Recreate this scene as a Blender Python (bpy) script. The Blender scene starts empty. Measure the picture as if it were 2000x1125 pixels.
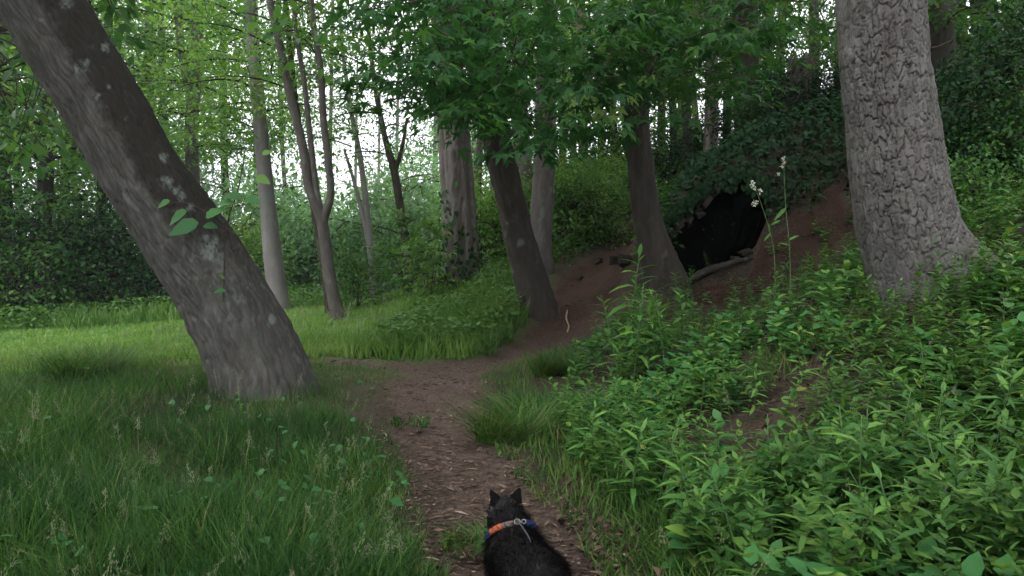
import bpy, bmesh, math, random
import numpy as np
from mathutils import Vector, Matrix

# ------------------------------------------------------------------ camera, sky, sun, exposure
S = bpy.context.scene
FPX = 1400.0
CAMH = 1.10
PITCH = math.atan((562.5 - 500.0) / FPX)
cam = bpy.data.cameras.new("camera")
cam.sensor_width = 36.0
cam.lens = 36.0 * FPX / 2000.0
cam.clip_start = 0.05
cam.clip_end = 2000.0
camo = bpy.data.objects.new("camera", cam)
S.collection.objects.link(camo)
camo.location = (0, 0, CAMH)
camo.rotation_euler = (math.pi / 2 - PITCH, 0, 0)
S.camera = camo

SUN_EL, SUN_AZ = math.radians(58), math.radians(215)     # azimuth clockwise from +Y
w = bpy.data.worlds.new("World")
S.world = w
w.use_nodes = True
nt = w.node_tree
nt.nodes.clear()
wo = nt.nodes.new("ShaderNodeOutputWorld")
bg = nt.nodes.new("ShaderNodeBackground")
sky = nt.nodes.new("ShaderNodeTexSky")
sky.sky_type = 'NISHITA'
sky.sun_disc = False
sky.sun_elevation = SUN_EL
sky.sun_rotation = SUN_AZ
sky.dust_density = 3.0
mixc = nt.nodes.new("ShaderNodeMixRGB")
mixc.inputs[0].default_value = 0.88
mixc.inputs[2].default_value = (12.5, 12.5, 13.3, 1)      # even pale evening overcast
nt.links.new(sky.outputs[0], mixc.inputs[1])
nt.links.new(mixc.outputs[0], bg.inputs[0])
bg.inputs[1].default_value = 0.10
nt.links.new(bg.outputs[0], wo.inputs[0])

sun = bpy.data.lights.new("sun", 'SUN')
sun.energy = 1.3
sun.angle = math.radians(35)
sun.color = (1.0, 0.97, 0.92)
suno = bpy.data.objects.new("sun", sun)
S.collection.objects.link(suno)
sd = Vector((math.sin(SUN_AZ) * math.cos(SUN_EL), math.cos(SUN_AZ) * math.cos(SUN_EL), math.sin(SUN_EL)))
suno.rotation_euler = sd.to_track_quat('Z', 'Y').to_euler()
suno.location = (0, 0, 30)

S.view_settings.view_transform = 'Standard'
S.view_settings.look = 'None'
S.view_settings.gamma = 1.0
S.view_settings.exposure = 1.22
S.view_settings.use_curve_mapping = False
S.render.engine = 'CYCLES'
S.cycles.use_denoising = True
S.cycles.max_bounces = 5
S.cycles.diffuse_bounces = 2
S.cycles.use_adaptive_sampling = True
S.cycles.adaptive_threshold = 0.03
S.cycles.transmission_bounces = 4
S.cycles.transparent_max_bounces = 4
S.cycles.caustics_reflective = False
S.cycles.caustics_refractive = False

# ------------------------------------------------------------------ helpers
rng = np.random.default_rng(7)
COL = S.collection
cp, sp = math.cos(PITCH), math.sin(PITCH)


def P(x, y, d):
    """world point seen at photo pixel x, y at forward distance d (metres)"""
    a, b = (x - 1000.0) / FPX, (562.5 - y) / FPX
    k = d / (cp + sp * b)
    return np.array((a * k, d, CAMH + k * (-sp + cp * b)))


def proj(V):
    X, Y, Z = V[:, 0], V[:, 1], V[:, 2] - CAMH
    dep = np.maximum(Y * cp - Z * sp, 1e-3)
    up = Y * sp + Z * cp
    return 1000 + FPX * X / dep, 562.5 - FPX * up / dep


def _hash(ix, iy, iz, seed=0):
    h = (ix.astype(np.int64) * 374761393 + iy.astype(np.int64) * 668265263 + iz.astype(np.int64) * 2147483647 + seed * 1274126177)
    h = (h ^ (h >> 13)) * 1274126177
    h = h & 0x7fffffff
    h = (h ^ (h >> 16)) * 73244475 & 0x7fffffff
    return ((h ^ (h >> 15)) & 0xffffff) / float(0xffffff)


def vnoise(x, y, z=None, seed=0):
    x = np.asarray(x, float); y = np.asarray(y, float)
    z = np.zeros_like(x + y) if z is None else np.asarray(z, float)
    x, y, z = np.broadcast_arrays(x, y, z)
    xi, yi, zi = np.floor(x), np.floor(y), np.floor(z)
    fx, fy, fz = x - xi, y - yi, z - zi
    sx, sy, sz = fx * fx * (3 - 2 * fx), fy * fy * (3 - 2 * fy), fz * fz * (3 - 2 * fz)
    r = 0
    for a in (0, 1):
        for b in (0, 1):
            for c in (0, 1):
                wgt = (sx if a else 1 - sx) * (sy if b else 1 - sy) * (sz if c else 1 - sz)
                r = r + wgt * _hash(xi + a, yi + b, zi + c, seed)
    return r


def fbm(x, y, z=None, oct=4, seed=0):
    r, a, t = 0, 0.5, 0
    z = np.zeros_like(np.asarray(x + y, float)) if z is None else z
    for o in range(oct):
        r = r + a * vnoise(x * 2 ** o, y * 2 ** o, z * 2 ** o, seed + o)
        t += a
        a *= 0.5
    return r / t


def voro(u, v, nu, seed=0):
    """F1, F2, cell random; u wraps at nu cells"""
    u, v = np.broadcast_arrays(u, v)
    ui, vi = np.floor(u), np.floor(v)
    f1 = np.full(u.shape, 9.0); f2 = np.full(u.shape, 9.0); cid = np.zeros(u.shape); dv = np.zeros(u.shape)
    z0 = np.zeros(u.shape)
    for a in (-1, 0, 1):
        for b in (-1, 0, 1):
            cu, cv = ui + a, vi + b
            cw = np.mod(cu, nu)
            px = cu + 0.1 + 0.8 * _hash(cw, cv, z0, seed)
            py = cv + 0.1 + 0.8 * _hash(cw, cv, z0 + 1, seed)
            d = np.hypot(u - px, v - py)
            nr = d < f1
            f2 = np.where(nr, f1, np.minimum(f2, d))
            cid = np.where(nr, _hash(cw, cv, z0 + 2, seed), cid)
            dv = np.where(nr, v - py, dv)
            f1 = np.where(nr, d, f1)
    voro.dv = dv
    return f1, f2, cid


def sstep(a, b, x):
    t = np.clip((x - a) / (b - a), 0, 1)
    return t * t * (3 - 2 * t)


def mk(name, V, F, attrs=None, smooth=False, mats=()):
    """mesh data from vertex array V (n,3) and list of face arrays (m,3) / (m,4)"""
    me = bpy.data.meshes.new(name)
    V = np.ascontiguousarray(V, dtype=np.float32)
    me.vertices.add(len(V))
    me.vertices.foreach_set("co", V.ravel())
    F = [np.asarray(f, np.int32) for f in F if len(f)]
    nl = sum(f.size for f in F); nf = sum(len(f) for f in F)
    me.loops.add(nl)
    me.polygons.add(nf)
    me.loops.foreach_set("vertex_index", np.concatenate([f.ravel() for f in F]))
    tot = np.concatenate([np.full(len(f), f.shape[1], np.int32) for f in F])
    st = np.concatenate([[0], np.cumsum(tot)[:-1]]).astype(np.int32)
    me.polygons.foreach_set("loop_start", st)
    me.polygons.foreach_set("loop_total", tot)
    if smooth:
        me.polygons.foreach_set("use_smooth", np.ones(nf, bool))
    me.update(calc_edges=True)
    for k, a in (attrs or {}).items():
        at = me.attributes.new(k, 'FLOAT', 'POINT')
        at.data.foreach_set("value", np.ascontiguousarray(a, dtype=np.float32))
    for m in mats:
        me.materials.append(m)
    return me


def ob(name, me, mat=None, parent=None, loc=None, rot=None, scl=None, label=None, cat=None, group=None, kind=None):
    o = bpy.data.objects.new(name, me)
    COL.objects.link(o)
    if mat is not None and me is not None and len(me.materials) == 0:
        me.materials.append(mat)
    if parent is not None:
        o.parent = parent
    if loc is not None:
        o.location = loc
    if rot is not None:
        o.rotation_euler = rot
    if scl is not None:
        o.scale = (scl,) * 3 if np.isscalar(scl) else scl
    for k, v in (("label", label), ("category", cat), ("group", group), ("kind", kind)):
        if v:
            o[k] = v
    return o


def frame(D, N):
    """rotation matrices whose columns are x = DxN, y = D (tip), z = normal"""
    D = D / np.linalg.norm(D, axis=1, keepdims=True)
    X = np.cross(D, N)
    X /= np.linalg.norm(X, axis=1, keepdims=True) + 1e-9
    Z = np.cross(X, D)
    return np.stack([X, D, Z], axis=2)


class Bag:
    """collects copies of small templates into one mesh"""
    def __init__(s):
        s.V, s.F, s.T, s.n = [], [], [], 0

    def raw(s, V, F, tint=0.5):
        V = np.asarray(V, float)
        s.V.append(V)
        for f in F:
            if len(f):
                s.F.append(np.asarray(f) + s.n)
        s.T.append(np.full(len(V), tint) if np.isscalar(tint) else np.asarray(tint))
        s.n += len(V)

    def put(s, tpl, R, T, scale, tint):
        tv, tf = tpl
        N = len(T)
        if N == 0:
            return
        scale = np.broadcast_to(np.asarray(scale, float).reshape(-1, 1) if np.ndim(scale) == 1 else np.asarray(scale, float), (N, 1)) if np.ndim(scale) < 2 else scale
        L = tv[None] * (scale[:, None, :] if scale.shape[1] == 3 else scale[:, :, None])
        W = np.einsum('nij,nkj->nki', R, L) + T[:, None, :]
        k = len(tv)
        off = (np.arange(N) * k)[:, None, None] + s.n
        s.V.append(W.reshape(-1, 3))
        for f in tf:
            s.F.append((f[None] + off).reshape(-1, f.shape[1]))
        s.T.append(np.repeat(np.broadcast_to(tint, (N,)), k))
        s.n += N * k

    def mesh(s, name, smooth=False):
        if not s.V:
            return None
        tri = [f for f in s.F if f.shape[1] == 3]; qd = [f for f in s.F if f.shape[1] == 4]
        F = ([np.concatenate(tri)] if tri else []) + ([np.concatenate(qd)] if qd else [])
        return mk(name, np.concatenate(s.V), F, {"tint": np.concatenate(s.T)}, smooth)


# ------------------------------------------------------------------ leaf templates (tip along +Y, normal +Z, length 1)
def leaf_rows(ys, ws, droop=0.15, fold=0.12):
    V = [(0, 0, 0)]
    F3, F4 = [], []
    zc = lambda y: -droop * y * y
    rows = []
    for y, wd in zip(ys, ws):
        i = len(V)
        V += [(-wd, y, zc(y) + fold * wd), (0, y, zc(y)), (wd, y, zc(y) + fold * wd)]
        rows.append(i)
    V.append((0, 1, zc(1)))
    t = len(V) - 1
    a = rows[0]
    F3 += [(0, a + 1, a), (0, a + 2, a + 1)]
    for a, b in zip(rows, rows[1:]):
        F4 += [(a, a + 1, b + 1, b), (a + 1, a + 2, b + 2, b + 1)]
    b = rows[-1]
    F3 += [(b, b + 1, t), (b + 1, b + 2, t)]
    return np.array(V, float), [np.array(F3), np.array(F4).reshape(-1, 4)] if F4 else [np.array(F3)]


LANCE = [leaf_rows((.3, .68), (.10, .085), d, .3) for d in (.12, .35, .6)]
OVATE = [leaf_rows((.2, .55), (.24, .25), d, .25) for d in (.08, .3)]
BROAD = [leaf_rows((.12, .4, .75), (.26, .36, .2), d, .22) for d in (.1, .3)]
DIAM = [leaf_rows((.45,), (.27,), d, .3) for d in (.1, .35)]


def maple_tpl(droop):
    pts = []
    lobes = [(-128, .42), (-62, .8), (0, 1.0), (62, .8), (128, .42)]
    out = []
    for i, (a, r) in enumerate(lobes):
        for da, rr in ((-17, .58), (-9, .74), (0, 1.0), (9, .74), (17, .58)):
            an = math.radians(a + da * (1.0 if r > .5 else 1.3))
            out.append((math.sin(an) * r * rr, math.cos(an) * r * rr))
        if i < 4:
            an = math.radians((a + lobes[i + 1][0]) / 2)
            out.append((math.sin(an) * .30, math.cos(an) * .30))
    V = [(0, 0, 0)] + [(x * .62, y * .62 + .0, 0) for x, y in out]
    V = np.array(V, float)
    r2 = V[:, 0] ** 2 + V[:, 1] ** 2
    V[:, 2] = -droop * r2 + .10 * np.abs(V[:, 0])
    n = len(V) - 1
    F = [(0, i + 1, i) for i in range(1, n)]
    # petiole
    k = len(V)
    V = np.vstack([V, [(-.008, 0, 0), (.008, 0, 0), (.0, -.45, .02)]])
    F.append((k, k + 1, k + 2))
    return V, [np.array(F)]


MAPLE = [maple_tpl(.25), maple_tpl(.7)]
_mv, _mf = MAPLE[0]


def blade_tpl(bend, seg=3, wd=.012):
    V, F = [], []
    for i in range(seg):
        t = i / seg
        V += [(-wd * (1 - t * .7), bend * t * t, t * (1 - .25 * bend * t)), (wd * (1 - t * .7), bend * t * t, t * (1 - .25 * bend * t))]
    V.append((0, bend, 1 - .25 * bend))
    F4 = [(2 * i, 2 * i + 1, 2 * i + 3, 2 * i + 2) for i in range(seg - 1)]
    F3 = [(2 * seg - 2, 2 * seg - 1, 2 * seg)]
    return np.array(V, float), [np.array(F3)] + ([np.array(F4)] if F4 else [])


BLADE = [blade_tpl(b, 3) for b in (.1, .3, .55, .9)]
BLADE_FAR = [blade_tpl(b, 2, .016) for b in (.1, .4, .8)]


def rand_dirs(n, up_sd, r=None):
    """tip directions roughly level, normals roughly up with angular scatter up_sd"""
    r = r or rng
    a = r.uniform(0, 2 * math.pi, n)
    D = np.stack([np.cos(a), np.sin(a), r.normal(-.15, up_sd, n)], 1)
    N = np.stack([r.normal(0, up_sd, n), r.normal(0, up_sd, n), np.ones(n)], 1)
    return D, N


# ------------------------------------------------------------------ materials
def new_mat(name):
    m = bpy.data.materials.new(name)
    m.use_nodes = True
    n = m.node_tree
    n.nodes.clear()
    out = n.nodes.new("ShaderNodeOutputMaterial")
    return m, n, out


def N_(n, t, **kw):
    x = n.nodes.new(t)
    for k, v in kw.items():
        setattr(x, k, v)
    return x


def ramp(n, fac, stops):
    r = N_(n, "ShaderNodeValToRGB")
    els = r.color_ramp.elements
    while len(els) < len(stops):
        els.new(.5)
    for e, (p, c) in zip(els, stops):
        e.position = p
        e.color = (*c, 1)
    n.links.new(fac, r.inputs[0])
    return r.outputs[0]


def leaf_mat(name, stops, trans=.38, gloss=.35, rough=.5, objvar=.25, tcol=(1.25, 1.25, .7)):
    m, n, out = new_mat(name)
    at = N_(n, "ShaderNodeAttribute", attribute_name="tint")
    col = ramp(n, at.outputs["Fac"], stops)
    oi = N_(n, "ShaderNodeObjectInfo")
    hs = N_(n, "ShaderNodeHueSaturation")
    mr = N_(n, "ShaderNodeMapRange")
    mr.inputs[3].default_value = 1 - objvar
    mr.inputs[4].default_value = 1 + objvar
    n.links.new(oi.outputs["Random"], mr.inputs[0])
    n.links.new(mr.outputs[0], hs.inputs["Value"])
    n.links.new(col, hs.inputs["Color"])
    b = N_(n, "ShaderNodeBsdfPrincipled")
    b.inputs["Roughness"].default_value = rough
    b.inputs["Specular IOR Level"].default_value = gloss
    n.links.new(hs.outputs[0], b.inputs["Base Color"])
    tr = N_(n, "ShaderNodeBsdfTranslucent")
    mu = N_(n, "ShaderNodeMixRGB", blend_type='MULTIPLY')
    mu.inputs[0].default_value = 1
    mu.inputs[2].default_value = (*tcol, 1)
    n.links.new(hs.outputs[0], mu.inputs[1])
    n.links.new(mu.outputs[0], tr.inputs[0])
    mx = N_(n, "ShaderNodeMixShader")
    mx.inputs[0].default_value = trans
    n.links.new(b.outputs[0], mx.inputs[1])
    n.links.new(tr.outputs[0], mx.inputs[2])
    n.links.new(mx.outputs[0], out.inputs[0])
    return m


def bark_mat(name, c0, c1, c2, lichen=(.135, .155, .14), scale=8, dark_tone=(.02, .018, .014), bump=.4):
    m, n, out = new_mat(name)
    tc = N_(n, "ShaderNodeTexCoord")
    mp = N_(n, "ShaderNodeMapping")
    mp.inputs["Scale"].default_value = (1, 1, .3)
    n.links.new(tc.outputs["Object"], mp.inputs[0])
    no = N_(n, "ShaderNodeTexNoise")
    no.inputs["Scale"].default_value = scale
    no.inputs["Detail"].default_value = 8
    no.inputs["Roughness"].default_value = .7
    n.links.new(mp.outputs[0], no.inputs["Vector"])
    at = N_(n, "ShaderNodeAttribute", attribute_name="tone")
    ad = N_(n, "ShaderNodeMath", operation='MULTIPLY_ADD')
    ad.inputs[1].default_value = .45
    n.links.new(at.outputs["Fac"], ad.inputs[0])
    mu = N_(n, "ShaderNodeMath", operation='MULTIPLY')
    mu.inputs[1].default_value = .75
    n.links.new(no.outputs[0], mu.inputs[0])
    n.links.new(mu.outputs[0], ad.inputs[2])
    col = ramp(n, ad.outputs[0], [(.25, c0), (.55, c1), (.85, c2)])
    li = N_(n, "ShaderNodeAttribute", attribute_name="lichen")
    m1 = N_(n, "ShaderNodeMixRGB")
    m1.inputs[2].default_value = (*lichen, 1)
    n.links.new(li.outputs["Fac"], m1.inputs[0])
    mo = N_(n, "ShaderNodeAttribute", attribute_name="dark_tone")
    m0 = N_(n, "ShaderNodeMixRGB")
    m0.inputs[2].default_value = (*dark_tone, 1)
    n.links.new(mo.outputs["Fac"], m0.inputs[0])
    n.links.new(col, m0.inputs[1])
    n.links.new(m0.outputs[0], m1.inputs[1])
    b = N_(n, "ShaderNodeBsdfPrincipled")
    b.inputs["Roughness"].default_value = .9
    b.inputs["Specular IOR Level"].default_value = .2
    n.links.new(m1.outputs[0], b.inputs["Base Color"])
    bp = N_(n, "ShaderNodeBump")
    bp.inputs["Strength"].default_value = bump
    bp.inputs["Distance"].default_value = .01
    n2 = N_(n, "ShaderNodeTexNoise")
    n2.inputs["Scale"].default_value = scale * 7
    n2.inputs["Detail"].default_value = 5
    n.links.new(mp.outputs[0], n2.inputs["Vector"])
    n.links.new(n2.outputs[0], bp.inputs["Height"])
    n.links.new(bp.outputs[0], b.inputs["Normal"])
    n.links.new(b.outputs[0], out.inputs[0])
    return m


def plain_mat(name, col, rough=.6, spec=.3, metal=0, var=None, scale=20, bump=0):
    m, n, out = new_mat(name)
    b = N_(n, "ShaderNodeBsdfPrincipled")
    b.inputs["Roughness"].default_value = rough
    b.inputs["Specular IOR Level"].default_value = spec
    b.inputs["Metallic"].default_value = metal
    if var is None:
        var = tuple(c * .7 for c in col)
    tc = N_(n, "ShaderNodeTexCoord")
    no = N_(n, "ShaderNodeTexNoise")
    no.inputs["Scale"].default_value = scale
    no.inputs["Detail"].default_value = 6
    n.links.new(tc.outputs["Object"], no.inputs["Vector"])
    c = ramp(n, no.outputs[0], [(.35, var), (.65, col)])
    n.links.new(c, b.inputs["Base Color"])
    if bump:
        bp = N_(n, "ShaderNodeBump")
        bp.inputs["Strength"].default_value = bump
        bp.inputs["Distance"].default_value = .02
        n.links.new(no.outputs[0], bp.inputs["Height"])
        n.links.new(bp.outputs[0], b.inputs["Normal"])
    n.links.new(b.outputs[0], out.inputs[0])
    return m


def tint_mat(name, stops, rough=.9):
    m, n, out = new_mat(name)
    at = N_(n, "ShaderNodeAttribute", attribute_name="tint")
    b = N_(n, "ShaderNodeBsdfPrincipled")
    b.inputs["Roughness"].default_value = rough
    b.inputs["Specular IOR Level"].default_value = .15
    n.links.new(ramp(n, at.outputs["Fac"], stops), b.inputs["Base Color"])
    n.links.new(b.outputs[0], out.inputs[0])
    return m


M = {}
M['wood_leaf'] = leaf_mat('wood_leaf', [(0, (.034, .110, .030)), (.5, (.058, .155, .036)), (1, (.110, .215, .046))], trans=.5)
M['edge_leaf'] = leaf_mat('edge_leaf', [(0, (.066, .160, .040)), (.5, (.110, .225, .050)), (1, (.180, .295, .062))], trans=.55)
M['far_haze_leaf'] = leaf_mat('far_haze_leaf', [(0, (.095, .215, .105)), (.5, (.135, .275, .130)), (1, (.195, .340, .150))], trans=.5)  # pale blue-green: distance haze put into the leaf colour
M['maple'] = leaf_mat('maple_leaf', [(0, (.020, .068, .024)), (.6, (.034, .106, .030)), (1, (.080, .185, .036))], trans=.42, gloss=.12)
M['pale_maple'] = leaf_mat('pale_maple_leaf', [(0, (.14, .26, .05)), (1, (.21, .34, .085))], trans=.45)
M['weed'] = leaf_mat('weed_leaf', [(0, (.046, .136, .034)), (.5, (.082, .200, .042)), (.92, (.140, .275, .054)), (1, (.24, .27, .06))], trans=.32, gloss=.2, objvar=.25)
M['broad'] = leaf_mat('broad_leaf', [(0, (.036, .125, .040)), (.6, (.062, .180, .046)), (1, (.16, .26, .050))], trans=.32, gloss=.2, objvar=.25)
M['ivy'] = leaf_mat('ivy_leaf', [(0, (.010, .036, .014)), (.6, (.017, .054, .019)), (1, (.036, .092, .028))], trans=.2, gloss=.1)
M['grass'] = leaf_mat('grass_blade', [(0, (.020, .060, .017)), (.45, (.037, .100, .024)), (.9, (.095, .190, .042)), (1, (.18, .18, .08))], trans=.35, gloss=.1, objvar=0)
M['meadow'] = leaf_mat('meadow_blade', [(0, (.075, .170, .038)), (.5, (.125, .240, .052)), (1, (.190, .300, .078))], trans=.35, gloss=.2, objvar=0)
M['slope'] = leaf_mat('slope_blade', [(0, (.050, .125, .030)), (.5, (.085, .180, .040)), (1, (.150, .250, .060))], trans=.35, gloss=.2, objvar=0)
M['seed'] = tint_mat('seed_head', [(0, (.10, .12, .06)), (1, (.24, .23, .16))])
M['litter'] = tint_mat('leaf_litter', [(0, (.040, .026, .020)), (.5, (.095, .062, .047)), (.8, (.17, .12, .09)), (1, (.34, .28, .21))])
M['stem'] = plain_mat('green_stem', (.08, .15, .05), .7)
M['twig'] = plain_mat('twig_bark', (.07, .055, .045), .9, .1)
M['palewood'] = plain_mat('pale_stick', (.34, .26, .18), .8, .1)
M['bark_big'] = bark_mat('bark_plated', (.042, .038, .034), (.096, .090, .083), (.165, .157, .148), scale=9)
M['bark_lean'] = bark_mat('bark_furrowed_grey', (.026, .025, .021), (.058, .056, .049), (.115, .112, .102), scale=10)
M['bark_dark'] = bark_mat('bark_dark', (.016, .013, .011), (.034, .029, .023), (.062, .053, .044), scale=9)
M['bark_mid'] = bark_mat('bark_brown_grey', (.040, .035, .031), (.078, .069, .062), (.13, .118, .108), scale=9)
M['bark_pale'] = bark_mat('bark_pale_grey', (.085, .078, .076), (.130, .120, .118), (.18, .168, .165), scale=6)
M['bark_dead'] = bark_mat('bark_dead', (.050, .040, .034), (.105, .090, .080), (.19, .17, .155), scale=9)
M['stone'] = plain_mat('weathered_stone', (.050, .044, .034), .95, .1, var=(.020, .018, .014), scale=7, bump=.6)
M['soil'] = plain_mat('tunnel_shaded_soil', (.009, .007, .006), 1, 0, scale=5)  # near-black: the darkness inside the tunnel is put into the soil colour
M['ear'] = plain_mat('ear_fur', (.006, .006, .006), 1.0, .05)
M['fur'] = plain_mat('black_fur', (.016, .013, .013), .5, .45, var=(.008, .007, .008))

# ------------------------------------------------------------------ terrain
ctrl = [(0, -4, 0), (0, 0, 0), (0, 2, 0), (-.3, 4, 0), (-.7, 6, 0), (-3, 0, -.05), (-6, 0, -.2), (-6, 6, -.18), (-3, 4, .03), (-3, 8, 0),
        (-12, 4, -.5), (-12, -4, -.5), (1, 0, .2), (2, 0, .55), (4, 0, 1.3), (1.5, 3, .24), (1, 3.4, .13), (1.8, 2.8, .35), (1.43, 5, .39),
        (1.8, 4.2, .5), (2.54, 4.5, .91), (4, 4.5, 1.55), (7, 4, 2.6), (6, 0, 2.1), (12, 0, 3.2), (.5, 5, .03), (.5, 7, .12), (-.75, 7.3, 0),
        (-20, 20, -1.0), (-12, 30, -1.0), (-4, 30, -.3), (3, 30, 2.0), (10, 30, 3.6), (25, 25, 5), (25, 5, 5), (-25, 5, -1.2), (-25, 44, -1.2),
        (0, 45, .8), (25, 45, 5), (-25, -6, -1.2), (25, -6, 5), (6, 18, 3.1), (12, 12, 3.9), (14, 20, 4.2), (3.2, 18, 2.2), (2.2, 22, 2.2), (0, 22, 1.1),
        (4.2, 14, 3.0), (6.5, 14, 3.3)]
for q in [(1040, 675, 8.2), (1110, 640, 9.0), (1045, 602, 9.5), (1150, 575, 10.4), (1165, 530, 11.8), (1205, 492, 13), (1240, 462, 14.2), (1285, 552, 9.0),
          (1340, 556, 9.35), (1450, 518, 9.4), (1560, 490, 9.0), (1640, 420, 9.3), (1300, 452, 9.85), (1350, 410, 9.95), (1400, 368, 10.05),
          (1450, 352, 10.1), (1500, 360, 10.0), (1400, 322, 10.7), (1500, 265, 11.2), (1600, 225, 11.6), (1700, 200, 12), (1900, 240, 9), (1950, 390, 7),
          (1150, 432, 16), (1100, 482, 14), (1060, 530, 12), (950, 560, 12.5), (880, 578, 13), (800, 592, 14), (700, 592, 18), (662, 624, 13), (545, 607, 16),
          (300, 622, 19), (100, 642, 17), (0, 655, 15), (200, 660, 13), (850, 640, 9.6), (750, 650, 10.5)]:
    ctrl.append(tuple(P(*q)))
ctrl = np.array(ctrl)


def tps_fit(C, lam=.004):
    n = len(C)
    d = np.hypot(C[:, None, 0] - C[None, :, 0], C[:, None, 1] - C[None, :, 1])
    K = np.where(d > 0, d * d * np.log(d + 1e-12), 0) + lam * np.eye(n)
    Q = np.hstack([np.ones((n, 1)), C[:, :2]])
    A = np.vstack([np.hstack([K, Q]), np.hstack([Q.T, np.zeros((3, 3))])])
    return np.linalg.solve(A, np.concatenate([C[:, 2], np.zeros(3)]))


_W = tps_fit(ctrl)


def zt(x, y, detail=True):
    x = np.asarray(x, float); y = np.asarray(y, float)
    shp = np.broadcast(x, y).shape
    x = np.broadcast_to(x, shp).ravel(); y = np.broadcast_to(y, shp).ravel()
    xc, yc = np.clip(x, -25, 25), np.clip(y, -6, 45)
    z = np.empty(len(x))
    for i in range(0, len(x), 40000):
        a, b = xc[i:i + 40000], yc[i:i + 40000]
        d = np.hypot(a[:, None] - ctrl[None, :, 0], b[:, None] - ctrl[None, :, 1])
        z[i:i + 40000] = (np.where(d > 0, d * d * np.log(d + 1e-12), 0)) @ _W[:-3] + _W[-3] + a * _W[-2] + b * _W[-1]
    if detail:
        z = z + (fbm(x * 1.1, y * 1.1, seed=3, oct=4) - .5) * .09 + (fbm(x * 6, y * 6, seed=9, oct=3) - .5) * .03
    return z.reshape(shp)


def seg_path(pts):
    return np.array(pts, float)


p_main = [(.08, -3, .35), (.07, 0, .32), (.05, 2.46, .24), (-.17, 3.4, .20), (-.45, 4.4, .27), (-.60, 5.5, .31), (-.68, 6.4, .44), (-.6, 7.2, .42)]
p_right = [(-.6, 7.1, .40)] + [(P(*q)[0], q[2], h) for q, h in (((1005, 700, 7.6), .40), ((1068, 668, 8.2), .48), ((1120, 635, 9.0), .56), ((1148, 585, 10.3), .62), ((1158, 535, 11.7), .55), ((1205, 492, 13), .45), ((1240, 462, 14.2), .35), ((1262, 440, 15.5), .25))]
p_left = [(-.7, 7.1, .34), (-1.5, 7.35, .24), (-2.4, 7.5, .22), (-4, 7.5, .15)]
PATHS = [p_main, p_right, p_left]


def path_dist(x, y):
    """signed: negative inside the trodden path (metres from its edge)"""
    best = np.full(np.shape(x), 99.0)
    for pl in PATHS:
        for (x0, y0, h0), (x1, y1, h1) in zip(pl, pl[1:]):
            dx, dy = x1 - x0, y1 - y0
            t = np.clip(((x - x0) * dx + (y - y0) * dy) / (dx * dx + dy * dy), 0, 1)
            best = np.minimum(best, np.hypot(x - x0 - t * dx, y - y0 - t * dy) - (h0 + t * (h1 - h0)))
    return best


def in_poly(px, py, poly):
    ins = np.zeros(np.shape(px), bool)
    n = len(poly)
    for i in range(n):
        x0, y0 = poly[i]; x1, y1 = poly[(i + 1) % n]
        c = ((y0 > py) != (y1 > py)) & (px < (x1 - x0) * (py - y0) / (y1 - y0 + 1e-9) + x0)
        ins ^= c
    return ins


# bare red soil on the slope beside the hole, given as ground points
RED = [(P(*q)[0], q[2]) for q in ((1330, 560, 9.1), (1480, 500, 9.5), (1560, 420, 9.7), (1665, 385, 9.6), (1680, 440, 8.8), (1600, 540, 7.6), (1480, 590, 7.4), (1380, 600, 7.8))]


def red_mask(x, y):
    return in_poly(x + (fbm(x * 3, y * 3, seed=31) - .5) * .5, y + (fbm(x * 3, y * 3, seed=32) - .5) * .8, RED)


HOLE = [(1296, 478), (1345, 436), (1395, 380), (1440, 362), (1486, 372), (1500, 425), (1476, 480), (1442, 514), (1388, 536), (1350, 556), (1316, 554), (1300, 520)]


def axis(stops):
    out = [stops[0][0]]
    for (a, st), (b, _) in zip(stops, stops[1:]):
        n = max(1, int(round((b - a) / st)))
        out += list(a + (b - a) * (np.arange(1, n + 1) / n))
    return np.array(out)


xs = axis([(-600, 100), (-100, 15), (-25, 2), (-13, .5), (-5, .16), (-2, .08), (2.0, .045), (3.7, .12), (8, .6), (14, 2), (26, 15), (100, 100), (600, 1)])
ys = axis([(-300, 60), (-60, 10), (-10, 2), (-2, .4), (1, .09), (9.2, .04), (10.9, .12), (17, .5), (30, 2), (48, 15), (120, 100), (700, 1)])
GX, GY = np.meshgrid(xs, ys)
GZ = zt(GX, GY)
gp = path_dist(GX, GY)
GZ = GZ - .05 * sstep(.12, -.2, gp) * (GY > -5)
nx, ny = len(xs), len(ys)
V = np.stack([GX.ravel(), GY.ravel(), GZ.ravel()], 1)
idx = np.arange(nx * ny).reshape(ny, nx)
Q = np.stack([idx[:-1, :-1].ravel(), idx[:-1, 1:].ravel(), idx[1:, 1:].ravel(), idx[1:, :-1].ravel()], 1)
cen = V[Q].mean(1)
cx, cy = proj(cen)
hole = in_poly(cx, cy, HOLE) & (cen[:, 1] > 9.0) & (cen[:, 1] < 11.2)
_ed = {}
for f in Q[hole]:
    for a, b_ in zip(f, np.roll(f, -1)):
        k = (min(a, b_), max(a, b_)); _ed[k] = _ed.get(k, 0) + 1
_rv = sorted({i for k, c in _ed.items() if c == 1 for i in k})
_rx, _ry = proj(V[_rv])
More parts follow.
